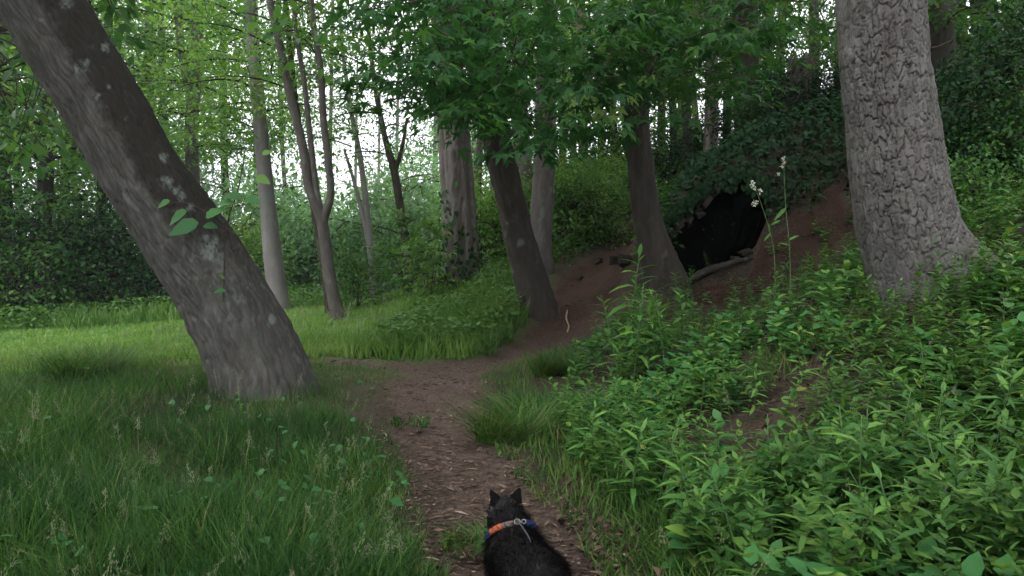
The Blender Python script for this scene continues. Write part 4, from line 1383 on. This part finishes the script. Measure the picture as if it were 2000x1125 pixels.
# hill ground cover beyond the red path and on both sides of it
g = Bag()
X, Y = sample(16000, (-.5, 9), (9.5, 22), 1.2, 8, lambda x, y: clear_of(x, y, .1) & ~red_mask(x, y) & (zt(x, y, False) > .9) & ((x < 2.25) | (y > 13)))
D, N = rand_dirs(len(X), .45)
hgt = rng.uniform(.02, 1, len(X)) ** 1.3 * (.15 + .55 * fbm(X * 1.3, Y * 1.3, seed=73))
g.put(DIAM[0], frame(D, N), np.stack([X, Y, zt(X, Y) + hgt], 1), rng.uniform(.06, .13, len(X)), np.clip(rng.normal(.5, .25, len(X)), 0, 1))
ob("hill_undergrowth", g.mesh("hill_undergrowth"), M['wood_leaf'], label="leafy ground cover on the hillside above the red path", cat="undergrowth", kind="stuff")

# dark ivy over the mound
g = Bag()


def mound_ok(x, y):
    V_ = np.stack([x, y, zt(x, y)], 1)
    px, py = proj(V_)
    return (~in_poly(px, py, [(a + (a - 1395) * .04, b + (b - 460) * .04) for a, b in HOLE])) & (px > 1270) & ~red_mask(x, y) & ((px > 1300 + (430 - py) * -.2) | (py < 330))


X, Y = sample(15000, (1.9, 9), (9.55, 14), 1.1, 9, lambda x, y: mound_ok(x, y))
D, N = rand_dirs(len(X), .5)
N[:, 1] -= .7
g.put(OVATE[1], frame(D, N), np.stack([X, Y - .03, zt(X, Y) + rng.uniform(.0, .28, len(X)) * (X > 2.6) + .02], 1), rng.uniform(.06, .12, len(X)), np.clip(rng.normal(.4, .25, len(X)), 0, 1))
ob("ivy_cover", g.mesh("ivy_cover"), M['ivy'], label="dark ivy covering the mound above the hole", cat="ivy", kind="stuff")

# seed heads in the near grass
def seed_tpl(r):
    V, F = [], []
    L = 1.0
    b = r.uniform(.15, .5)
    n = 6
    for i in range(n):
        t = i / (n - 1)
        V += [(-.0028, b * t * t, t), (.0028, b * t * t, t)]
    F4 = [(2 * i, 2 * i + 1, 2 * i + 3, 2 * i + 2) for i in range(n - 1)]
    F3 = []
    for k in range(30):
        t = r.uniform(.74, 1.02)
        a = r.uniform(0, 6.283); o = r.uniform(.01, .06) * (1.1 - t) * 4
        c = np.array((math.cos(a) * o, b * t * t + math.sin(a) * o, t + r.uniform(-.02, .02)))
        i = len(V)
        V += [tuple(c + (-.007, 0, -.010)), tuple(c + (.007, 0, -.010)), tuple(c + (0, .002, .016))]
        F3.append((i, i + 1, i + 2))
    V = np.array(V, float)
    return (V[:2 * n], [np.array(F4)]), (V[2 * n:], [np.array(F3) - 2 * n])


g = Bag()
gs = Bag()
rr_ = np.random.default_rng(44)
tps_ = [seed_tpl(rr_) for _ in range(4)]
tps = [t[1] for t in tps_]; tss = [t[0] for t in tps_]
X, Y = sample(560, (-6, .2), (1.9, 8), 1.5, 10, lambda x, y: clear_of(x, y, .15) & (x < -.35) & (fbm(x * .9, y * .9, seed=74) > .42))
hs_ = rng.uniform(.15, .30, len(X)); put_blades(g, X, Y, hs_, tps, 11, .8, .4, .3, .22); put_blades(gs, X, Y, hs_, tss, 11, .8, .4, .3, .22)
X, Y = sample(220, (-5, -1.5), (9, 13), 1.2, 12, lambda x, y: (fbm(x * .9, y * .9, seed=75) > .45))
hs_ = rng.uniform(.2, .45, len(X)); put_blades(g, X, Y, hs_, tps, 13, 1.6, .5, .3, .2); put_blades(gs, X, Y, hs_, tss, 13, 1.6, .5, .3, .2)
X, Y = sample(130, (.4, 2.5), (1.8, 5), 1.4, 14, lambda x, y: clear_of(x, y, .15))
hs_ = rng.uniform(.14, .3, len(X)); put_blades(g, X, Y, hs_, tps, 15, .8, .5, .3, .2); put_blades(gs, X, Y, hs_, tss, 15, .8, .5, .3, .2)
sg = ob("seed_grass", g.mesh("seed_grass"), M['seed'], label="pale seeding grass heads standing in the rough grass", cat="grass", kind="stuff")
ob("stalks", gs.mesh("stalks"), M['slope'], sg)

# low broad-leaved herbs hidden in the left grass
g = Bag()
X, Y = sample(420, (-7, 0), (2.2, 8), 1.5, 16, lambda x, y: clear_of(x, y, .1) & (x < -.4) & (np.hypot(x + 2.1, y - 6) > .4) & (fbm(x * 1.1, y * 1.1, seed=76) > .5))
D, N = rand_dirs(len(X), .4)
g.put(BROAD[0], frame(D, N), np.stack([X, Y, zt(X, Y) + rng.uniform(.04, .2, len(X))], 1), rng.uniform(.025, .06, len(X)), np.clip(rng.normal(.05, .2, len(X)), 0, 1))
ob("herb_leaves", g.mesh("herb_leaves"), M['broad'], label="low round-leaved herbs scattered through the rough grass", cat="undergrowth", kind="stuff")

# leaf litter, chips and straw
g = Bag()
X, Y = sample(11000, (-2.6, 2.2), (1.4, 12), 1.6, 17, lambda x, y: path_dist(x, y) < .12)
n_ = len(X)
a = rng.uniform(0, 6.283, n_)
D = np.stack([np.cos(a), np.sin(a), rng.normal(0, .12, n_)], 1)
N = np.stack([rng.normal(0, .25, n_), rng.normal(0, .25, n_), np.ones(n_)], 1)
ln = .012 + .07 * rng.uniform(0, 1, n_) ** 2
CHIP = leaf_rows((.5,), (.5,), 0, .1)
g.put(CHIP, frame(D, N), np.stack([X, Y, zt(X, Y) - .05 * sstep(.12, -.2, path_dist(X, Y)) + .006], 1), np.stack([rng.uniform(.005, .017, n_), ln, ln], 1), np.clip(rng.beta(1.3, 2.0, n_), 0, 1))
ob("path_litter", g.mesh("path_litter"), M['litter'], label="wood chips and straw strewn over the dirt path", cat="litter", kind="stuff")
g = Bag()
X, Y = sample(7500, (.2, 5), (1.4, 9.8), 1.5, 18, lambda x, y: path_dist(x, y) > 0)
n_ = len(X)
D, N = rand_dirs(n_, .4)
g.put(DIAM[1], frame(D, N), np.stack([X, Y, zt(X, Y) + rng.uniform(.004, .03, n_)], 1), rng.uniform(.02, .05, n_), np.clip(rng.beta(1.4, 4, n_), 0, 1))
ob("leaf_litter", g.mesh("leaf_litter"), M['litter'], label="brown fallen leaves under the weeds of the bank", cat="litter", kind="stuff")

# ------------------------------------------------------------------ weeds of the bank
def weed_plan(r, h, nleaf, ll, kind):
    """leaf placements along a stem: list of (pos, dir, normal, size, tpl)"""
    b = r.normal(0, .12, 2)
    out = []
    pts = [(b[0] * t * t * h, b[1] * t * t * h, t * h) for t in np.linspace(0, 1, 5)]
    for i in range(nleaf):
        t = .18 + .8 * (i + r.uniform(-.3, .3)) / nleaf
        a = i * 2.39996 + r.normal(0, .25)
        pos = (b[0] * t * t * h, b[1] * t * t * h, t * h)
        el = .15 + .75 * t ** 2.5 + r.normal(0, .12)
        d = (math.cos(a) * math.cos(el), math.sin(a) * math.cos(el), math.sin(el))
        nrm = (-math.cos(a) * math.sin(el) + r.normal(0, .2), -math.sin(a) * math.sin(el) + r.normal(0, .2), math.cos(el))
        s = ll * (.55 + .9 * math.sin(math.pi * min(1, .2 + .75 * t))) * r.uniform(.8, 1.15)
        out.append((pos, d, nrm, s))
    return pts, out


lance_me = []
for i, tp in enumerate(LANCE):
    for t in (.15, .45, .8):
        me = mk("leaf", tp[0] * np.array((1.15, 1, 1)), tp[1], {"tint": np.full(len(tp[0]), t)}, True)
        me.materials.append(M['weed']); lance_me.append(me)
broad_me = []
for i, tp in enumerate(OVATE + BROAD):
    for t in (.2, .55, .95) if i else (.2, .6):
        me = mk("leaf", tp[0], tp[1], {"tint": np.full(len(tp[0]), t)}, True)
        me.materials.append(M['broad']); broad_me.append(me)

NPLAN = 10
LPLANS = [weed_plan(np.random.default_rng(500 + i), 1.0, 18 + i % 6, .195, 'lance') for i in range(NPLAN)]
TPLANS = [weed_plan(np.random.default_rng(800 + i), 1.0, 26 + i % 4, .17, 'tall') for i in range(NPLAN)]
FPLANS = [weed_plan(np.random.default_rng(700 + i), 1.0, 26 + i % 6, .115, 'fine') for i in range(NPLAN)]
BPLANS = [weed_plan(np.random.default_rng(600 + i), 1.0, 8 + i % 4, .33, 'broad') for i in range(NPLAN)]


def plan_meshes(plan, tpls, w):
    pts, lv = plan
    bag = Bag()
    r = np.random.default_rng(len(lv))
    D = np.array([l[1] for l in lv]); N = np.array([l[2] for l in lv]); T = np.array([l[0] for l in lv]); s = np.array([l[3] for l in lv])
    which = r.integers(0, len(tpls), len(lv))
    R = frame(D, N)
    for k in range(len(tpls)):
        q = which == k
        bag.put(tpls[k], R[q], T[q], s[q], np.clip(r.normal(.5, .22, q.sum()), 0, 1))
    W, F, _ = tube(np.array([[*p, .009 - .005 * i / 4] for i, p in enumerate(pts)]), 4, 6)
    st = mk("stem", W, F)
    st.materials.append(M['stem'])
    return bag, bag.mesh("foliage", True), st, R, which


LP = [plan_meshes(p, LANCE, 1) for p in LPLANS]
BP = [plan_meshes(p, OVATE + BROAD, 1) for p in BPLANS]
TP = [plan_meshes(p, LANCE, 1) for p in TPLANS]
FP = [plan_meshes(p, OVATE, 1) for p in FPLANS]
for _, f, _, _, _ in FP:
    f.materials.append(M['weed'])
for _, f, _, _, _ in LP:
    f.materials.append(M['weed'])
for _, f, _, _, _ in BP:
    f.materials.append(M['broad'])


def weed(kind, x, y, h, detailed, label, group, z=None):
    i = int(rng.integers(NPLAN))
    plan, pm = {'lance': (LPLANS, LP), 'broad': (BPLANS, BP), 'fine': (FPLANS, FP), 'tall': (TPLANS, TP)}[kind]
    z = float(zt(x, y)) if z is None else z
    root = ob({"lance": "lance_leaved_weed", "broad": "broad_leaved_weed", "fine": "small_leaved_weed", "tall": "tall_weed"}[kind], None, loc=(x, y, z - .01), rot=(rng.normal(0, .12), rng.normal(0, .12) - .06, rng.uniform(0, 6.28)), scl=h, label=label, cat="weed", group=group)
    ob("stem", pm[i][2], None, root)
    if not detailed:
        f = ob("foliage", pm[i][1], None, root)
        return root
    R = pm[i][3]
    ms = broad_me if kind == 'broad' else lance_me
    for k, (pos, d, nrm, s) in enumerate(plan[i][1]):
        o = ob("leaf", ms[int(rng.integers(len(ms)))], None, root)
        m4 = Matrix([[*(R[k][0] * s), pos[0]], [*(R[k][1] * s), pos[1]], [*(R[k][2] * s), pos[2]], [0, 0, 0, 1]])
        o.matrix_local = m4
    return root


BANK = lambda x, y: clear_of(x, y, .22) & ~(red_mask(x, y) & (rng.uniform(0, 1, np.shape(x)) < .6)) & (np.hypot(x - 2.6, y - 4.5) > .42) & (x > np.interp(y, [0, 2, 3.4, 5, 6.2, 7, 8, 9], [.75, .62, .35, .3, .55, .8, 1.05, 1.35]))
X, Y = sample(370, (.1, 6), (1.75, 8.6), 1.7, 20, BANK)
order = np.argsort(Y)
for rank, j in enumerate(order):
    x, y = float(X[j]), float(Y[j])
    u = float(fbm(np.array([x * 1.3]), np.array([y * 1.3]), seed=91)[0])
    broad = (u > .57) or rng.uniform() < .18
    det = rank < 110
    zone = ("at the low end of the bank beside the path", "halfway up the weedy bank", "high on the bank near the thick plated tree", "below the dark hole")
    zi = 0 if y < 2.9 else (2 if x > 1.9 and y < 6 else (1 if y < 5 else 3))
    if broad:
        weed('broad', x, y, float(rng.uniform(.13, .26)), det, "broad-leaved green weed growing " + zone[zi], "broad-leaved weeds " + zone[zi])
    elif rng.uniform() < .3:
        weed('fine', x, y, float(rng.uniform(.2, .4)), False, "small-leaved bushy green weed growing " + zone[zi], "small-leaved weeds " + zone[zi])
    else:
        weed('lance', x, y, float(rng.uniform(.24, .46)), det, "narrow-leaved green weed growing " + zone[zi], "narrow-leaved weeds " + zone[zi])
# the tall clump in front of the curving maple
CLUMP = [(1240, 640, .62), (1262, 625, .78), (1285, 640, .6), (1225, 660, .55), (1300, 655, .5), (1255, 670, .5), (1330, 640, .42), (1318, 665, .5), (1275, 690, .45), (1235, 700, .4), (1345, 690, .45), (1300, 705, .45)]
for ci, (px, py, h) in enumerate(CLUMP):
    q = P(px - 12, py, 5.2)
    weed('tall', float(q[0]), float(5.2 + rng.uniform(-.25, .25)), h * 1.25, True, "tall narrow-leaved weed in the clump before the curving maple, %s counting from the path" % nth(ci, [c_[0] for c_ in CLUMP]), "tall weeds before the curving maple")

# the rest of the bank's weeds as one mass
g = {'lance': Bag(), 'broad': Bag()}
X, Y = sample(3000, (.1, 8), (1.5, 9.5), 1.35, 22, lambda x, y: BANK(x, y) & (fbm(x * 1.9, y * 1.9, seed=94) > .40))
U = fbm(X * 1.3, Y * 1.3, seed=91)
Zb = zt(X, Y)
for x, y, z, u in zip(X, Y, Zb, U):
    q_ = rng.uniform()
    kd = 'broad' if (u > .57 or q_ < .22) else 'lance'
    pm = (BP if kd == 'broad' else (FP if q_ > .6 else LP))[int(rng.integers(NPLAN))][0]
    h = rng.uniform(.12, .24) if kd == 'broad' else rng.uniform(.18, .40)
    a = rng.uniform(0, 6.283)
    Rz = np.array([[math.cos(a), -math.sin(a), rng.normal(0, .15)], [math.sin(a), math.cos(a), rng.normal(0, .15)], [0, 0, 1]])
    Vv = np.concatenate(pm.V) @ Rz.T * h + np.array((x, y, z - .01))
    g[kd].raw(Vv, pm.F, np.clip(np.concatenate(pm.T) + rng.normal(-.03, .18), 0, .93))
ob("bank_weeds", g['lance'].mesh("bank_weeds", True), M['weed'], label="mass of small narrow-leaved weeds filling the bank", cat="weeds", kind="stuff")
ob("bank_herbs", g['broad'].mesh("bank_herbs", True), M['broad'], label="mass of small broad-leaved herbs filling the bank", cat="weeds", kind="stuff")

# grass on the right of the path, and the drooping tussock
g = Bag()
X, Y = sample(15000, (-.3, 3), (1.4, 8), 1.6, 24, lambda x, y: clear_of(x, y, .0) & (x > np.interp(y, [0, 2.4, 4.4, 6.2, 8], [.25, .3, -.2, -.35, -.2])) & ((path_dist(x, y) < .45) | (fbm(x * 1.6, y * 1.6, seed=92) > .6)))
hh = rng.uniform(.05, .2, len(X)) * np.clip(path_dist(X, Y) / .3, .35, 1)
put_blades(g, X, Y, hh, BLADE, 25, .9, .6, .2)
ob("verge_grass", g.mesh("verge_grass"), M['grass'], label="grass fringing the bank side of the path", cat="grass", kind="stuff")


def tussock(px, py, d, n, h, spread, label, seed):
    r = np.random.default_rng(seed)
    q = P(px, py, d)
    b = Bag()
    aa = r.uniform(0, 6.283, n); rr = spread * np.sqrt(r.uniform(0, 1, n))
    X = q[0] + rr * np.cos(aa); Y = q[1] + rr * np.sin(aa)
    put_blades(b, X, Y, r.uniform(.6, 1.1, n) * h, [blade_tpl(.9, 4, .01), blade_tpl(1.3, 4, .01), blade_tpl(.5, 4, .01)], seed, 1.0, .5, .25, .45)
    me = b.mesh("grass_tussock")
    c0 = np.array((q[0], q[1], float(zt(q[0], q[1]))))
    co = np.empty(len(me.vertices) * 3, np.float32); me.vertices.foreach_get("co", co)
    me.vertices.foreach_set("co", (co.reshape(-1, 3) - c0).ravel().astype(np.float32))
    ob("grass_tussock", me, M['grass'], loc=tuple(c0), label=label, cat="grass")


tussock(1000, 850, 4.35, 520, .34, .22, "drooping dark grass tussock at the path's inner bend", 1)
tussock(1040, 805, 4.9, 420, .30, .22, "grass tussock just behind the drooping one at the bend", 2)
tussock(1090, 730, 6.2, 700, .25, .2, "grass tuft where the bank meets the red path", 3)
tussock(800, 826, 4.75, 90, .09, .13, "small grass tuft growing in the trodden path", 4)
tussock(170, 745, 6.4, 900, .42, .22, "tall grass clump standing out of the lawn edge", 5)
tussock(920, 1062, 2.7, 160, .09, .13, "short grass patch on the path beside the cat", 6)

# ------------------------------------------------------------------ white flowering stalks
def stalk(label, rows, flowers, leaves=()):
    b0 = P(*rows[0]); b0[2] = float(zt(b0[0], b0[1]))
    root = ob("flower_stalk", None, loc=tuple(b0), label=label, cat="flower")
    pts = [[*b0, .0035]] + [[*P(*r_), .003 - .0003 * i] for i, r_ in enumerate(rows[1:])]
    W, F, _ = tube(np.array(pts), 6, 30)
    ob("stem", mk("stem", W - b0, F, smooth=True), M['stem'], root)
    for (x, y, d, s) in flowers:
        q = P(x, y, d)
        bg_ = Bag()
        r = np.random.default_rng(int(x))
        k = 26
        T = r.normal(0, s * .4, (k, 3)) * np.array((1, 1, 1.2))
        D = T / (np.linalg.norm(T, axis=1, keepdims=True) + 1e-6)
        bg_.put(OVATE[0], frame(D, np.cross(D, r.normal(0, 1, (k, 3)))), T, r.uniform(.5, .9, k) * s, r.uniform(.5, 1, k))
        ob("flower_head", bg_.mesh("flower_head"), M['petal'], root, loc=tuple(q - b0))
    for (x, y, d, s, tx, tz) in leaves:
        place_leaf(lance_me[4], root, P(x, y, d), s, face=(0, -.6, .7), tip=(tx, -.2, tz), spread=.1)


M['petal'] = tint_mat('white_petal', [(0, (.55, .55, .45)), (1, (.78, .78, .68))], .7)
stalk("leaning stalk with three white flower clusters before the dark hole", [(1512, 560, 5.2), (1508, 470, 5.2), (1494, 420, 5.2), (1480, 380, 5.2), (1470, 355, 5.2)],
      [(1469, 358, 5.2, .019), (1472, 367, 5.2, .015), (1483, 374, 5.2, .016), (1472, 399, 5.2, .015), (1477, 395, 5.2, .012)], [(1506, 440, 5.2, .08, .8, .6), (1506, 455, 5.2, .08, -.6, -.6), (1500, 436, 5.2, .07, .2, -1)])
stalk("tall upright stalk with small white buds before the dark mound", [(1545, 560, 5.0), (1541, 470, 5.0), (1535, 410, 5.0), (1532, 350, 5.0), (1530, 305, 5.0)],
      [(1530, 308, 5.0, .011), (1531, 317, 5.0, .013), (1528, 325, 5.0, .009), (1520, 340, 5.0, .010)], [(1536, 405, 5.0, .12, -.9, -.75), (1540, 470, 5.0, .08, .6, .5), (1542, 480, 5.0, .08, -.7, .3)])

# ------------------------------------------------------------------ the cat
head_p, rump_p = P(988, 1000, 2.40), P(1058, 1120, 1.98)
hd = np.array((head_p[0] - rump_p[0], head_p[1] - rump_p[1]))
yaw = math.atan2(-hd[0], hd[1])
cc = np.array(((head_p[0] + rump_p[0]) / 2, (head_p[1] + rump_p[1]) / 2))
cz = float(zt(cc[0], cc[1])) - .05
cat = ob("cat", None, loc=(cc[0], cc[1], cz), rot=(0, 0, yaw), label="fluffy black cat walking away on the path wearing an orange and blue harness", cat="cat")


def ell(bm_, c, rad, rot=None):
    res = bmesh.ops.create_uvsphere(bm_, u_segments=20, v_segments=14, radius=1.0)
    m4 = Matrix.Translation(c) @ (rot or Matrix.Identity(4)) @ Matrix.Diagonal((*rad, 1))
    bmesh.ops.transform(bm_, matrix=m4, verts=res['verts'])


def caps(bm_, a, b_, r0, r1, n=6):
    a, b_ = Vector(a), Vector(b_)
    for i in range(n + 1):
        t = i / n
        rr = r0 + (r1 - r0) * t
        ell(bm_, a.lerp(b_, t), (rr, rr, rr))


bm = bmesh.new()
ell(bm, (0, -.13, .185), (.098, .125, .100))       # rump
ell(bm, (0, -.02, .180), (.090, .150, .090))       # barrel
ell(bm, (0, .10, .185), (.084, .105, .098))        # chest
ell(bm, (0, .165, .235), (.066, .075, .066), Matrix.Rotation(.6, 4, 'X'))
ell(bm, (0, .225, .272), (.058, .058, .052))       # skull
ell(bm, (0, .222, .255), (.064, .045, .042))       # cheeks
ell(bm, (0, .275, .252), (.028, .03, .022))        # muzzle
for s in (-1, 1):
    caps(bm, (.052 * s, .13 + .03 * s, .16), (.05 * s, .13 + .06 * s, .03), .036, .02)
    ell(bm, (.05 * s, .145 + .06 * s, .018), (.02, .03, .018))
    caps(bm, (.064 * s, -.14, .15), (.066 * s, -.09 - .04 * s, .09), .055, .036)
    caps(bm, (.066 * s, -.09 - .04 * s, .09), (.06 * s, -.17 - .05 * s, .06), .032, .02)
    caps(bm, (.06 * s, -.17 - .05 * s, .06), (.06 * s, -.15 - .05 * s, .02), .02, .018)
    ell(bm, (.06 * s, -.13 - .05 * s, .017), (.02, .032, .017))
for i in range(14):                                 # tail
    t = i / 13
    rr = .03 + .012 * math.sin(math.pi * t)
    ell(bm, (.04 * math.sin(t * 3), -.24 - .2 * t, .2 - .12 * t + .05 * t * t), (rr, rr, rr))
me = bpy.data.meshes.new("body")
bm.to_mesh(me); bm.free()
tmp = bpy.data.objects.new("body_tmp", me)
COL.objects.link(tmp)
md = tmp.modifiers.new("r", 'REMESH'); md.mode = 'VOXEL'; md.voxel_size = .007
ms_ = tmp.modifiers.new("s", 'SMOOTH'); ms_.factor = .6; ms_.iterations = 10
dg = bpy.context.evaluated_depsgraph_get()
body = bpy.data.meshes.new_from_object(tmp.evaluated_get(dg))
bpy.data.objects.remove(tmp)
body.name = "body"
nv = len(body.vertices)
co = np.empty(nv * 3, np.float32); body.vertices.foreach_get("co", co); co = co.reshape(-1, 3).astype(float)
nn = np.empty(nv * 3, np.float32); body.vertices.foreach_get("normal", nn); nn = nn.reshape(-1, 3).astype(float)
body.polygons.foreach_set("use_smooth", np.ones(len(body.polygons), bool))
body.materials.clear(); body.materials.append(M['fur'])
cat_body = ob("body", body, None, cat)
# ears
for s in (-1, 1):
    b = bmesh.new()
    pts = [(-.026, 0, 0), (.026, 0, 0), (.020, 0, .026), (.003 + .006 * s, .004, .058), (-.003 + .006 * s, .004, .058), (-.020, 0, .026)]
    fr = [b.verts.new(p) for p in pts]
    bk = [b.verts.new((p[0] * .75, p[1] - .014 * (1 - p[2] / .06), p[2] * .98)) for p in pts]
    b.faces.new(fr); b.faces.new(bk[::-1])
    for i in range(6):
        b.faces.new((fr[i], bk[i], bk[(i + 1) % 6], fr[(i + 1) % 6]))
    bmesh.ops.recalc_face_normals(b, faces=b.faces)
    bmesh.ops.bevel(b, geom=b.edges[:], offset=.003, segments=2, affect='EDGES')
    em = bpy.data.meshes.new("ear"); b.to_mesh(em); b.free()
    em.materials.append(M['ear'])
    ob("ear", em, None, cat, loc=(.034 * s, .222, .303), rot=(-.1, .22 * s, -.35 * s), scl=(1.0, 1.1, .82))
# fur
r = np.random.default_rng(8)
nf = 30000
pick = r.integers(0, nv, nf)
T = co[pick] + r.normal(0, .003, (nf, 3))
Nn = nn[pick]
headness = sstep(.17, .22, T[:, 1])
low = sstep(.05, .12, T[:, 2])
flow = np.tile(np.array((0, -1.0, -.25)), (nf, 1))
D = Nn * .5 + flow * .8 + r.normal(0, .22, (nf, 3))
ln = (.012 + .030 * (1 - headness)) * (.35 + .65 * low) * r.uniform(.6, 1.3, nf)
ln = np.where(T[:, 1] < -.24, ln * 1.35, ln)
side = np.cross(D, Nn + r.normal(0, .3, (nf, 3)))
FURT = (np.array([(-1, 0, 0), (1, 0, 0), (.6, .55, .04), (-.6, .55, .04), (0, 1, 0)], float), [np.array([(3, 2, 4)]), np.array([(0, 1, 2, 3)])])
bag = Bag()
bag.put(FURT, frame(D, Nn), T, np.stack([np.full(nf, .0009), ln, ln], 1), r.uniform(0, 1, nf))
fm = bag.mesh("fur")
ob("fur", fm, M['fur'], cat_body, kind="stuff")

# harness: a band round the neck and shoulders, ring, buckle, cord
def band(a0, a1, col, nm, parent, wdt=.024, rx=.083, rz=.086):
    k = 20
    c = np.array((0, .135, .222))
    ax = np.array((0, .72, .69))                    # neck axis
    up = np.array((0, -.69, .72)); rt = np.array((1.0, 0, 0))
    Vv, F = [], []
    for i in range(k + 1):
        a = a0 + (a1 - a0) * i / k
        for (off, wv) in ((0, -.5), (0, .5), (.005, .5), (.005, -.5)):
            Vv.append(c + rt * math.sin(a) * (rx + off) + up * math.cos(a) * (rz + off) + ax * wdt * wv)
    for i in range(k):
        for j in range(4):
            F.append((4 * i + j, 4 * i + (j + 1) % 4, 4 * (i + 1) + (j + 1) % 4, 4 * (i + 1) + j))
    F.append((0, 3, 2, 1)); e = 4 * k; F.append((e, e + 1, e + 2, e + 3))
    me = mk(nm, np.array(Vv), [np.array(F)])
    return ob(nm, me, col, parent)


M['orange'] = plain_mat('orange_webbing', (.42, .105, .045), .8, .15, var=(.26, .06, .03), scale=60)
M['camo'] = plain_mat('mottled_webbing', (.30, .21, .15), .8, .15, var=(.06, .05, .055), scale=55)
M['blue'] = plain_mat('navy_webbing', (.014, .025, .075), .8, .15, scale=60)
M['metal'] = plain_mat('steel_ring', (.30, .29, .28), .35, .5, 1.0)
M['cord'] = plain_mat('grey_cord', (.05, .057, .07), .6, .3, scale=90)
harness = ob("harness", None, None, cat, label="orange, mottled and navy strap around the neck")
band(-1.15, -.55, M['orange'], "orange_strap", harness, .020)
band(-.545, -.12, M['camo'], "mottled_strap", harness, .018)
band(.30, 1.35, M['blue'], "blue_strap", harness, .026)
band(1.355, 5.13, M['blue'], "lower_strap", harness, .022)
band(-.115, .295, M['camo'], "joining_strap", harness, .014)


def ring(cx_, rad, tr, nm, mat, tilt):
    k = 24
    a = np.linspace(0, 2 * math.pi, k + 1)
    up = np.array((0, -.69, .72)); ax = np.array((0, .72, .69)); rt = np.array((1.0, 0, 0))
    c = np.array((0, .135, .222)) + rt * math.sin(cx_) * .092 + up * math.cos(cx_) * .097
    dirs = np.stack([np.cos(a), np.sin(a)], 1)
    u = rt * math.cos(tilt) + up * math.sin(tilt)
    pts = c + dirs[:, :1] * u * rad + dirs[:, 1:] * ax * rad
    W, F, _ = tube(np.hstack([pts, np.full((k + 1, 1), tr)]), 6, 40, cap=False)
    return ob(nm, mk(nm, W, F, smooth=True), mat, harness)


ring(.02, .009, .0016, "leash_ring", M['metal'], .1)
ring(.26, .007, .0014, "strap_slider", M['metal'], .3)
W, F, _ = tube(np.array([[.002, .078, .298, .0028], [.004, .04, .294, .0028], [.006, .0, .292, .0028], [.006, -.05, .290, .0026], [.004, -.09, .285, .0022]]), 8, 30)
ob("leash_cord", mk("leash_cord", W, F, smooth=True), M['cord'], harness)

# ------------------------------------------------------------------ evening haze
def haze(x0, x1, y0, y1, z0, z1, dens):
    V_ = np.array([(x, y, z) for z in (z0, z1) for y in (y0, y1) for x in (x0, x1)], float)
    F_ = np.array([(0, 2, 3, 1), (4, 5, 7, 6), (0, 1, 5, 4), (2, 6, 7, 3), (0, 4, 6, 2), (1, 3, 7, 5)])
    m_, n_, o_ = new_mat("evening_haze")
    v_ = n_.nodes.new("ShaderNodeVolumePrincipled")
    v_.inputs["Color"].default_value = (.86, .95, 1.0, 1)
    v_.inputs["Density"].default_value = dens
    v_.inputs["Anisotropy"].default_value = .2
    n_.links.new(v_.outputs[0], o_.inputs["Volume"])
    ob("haze", mk("haze", V_, [F_]), m_, kind="stuff")


haze(-620, 620, -320, 720, -8, 30, .0008)
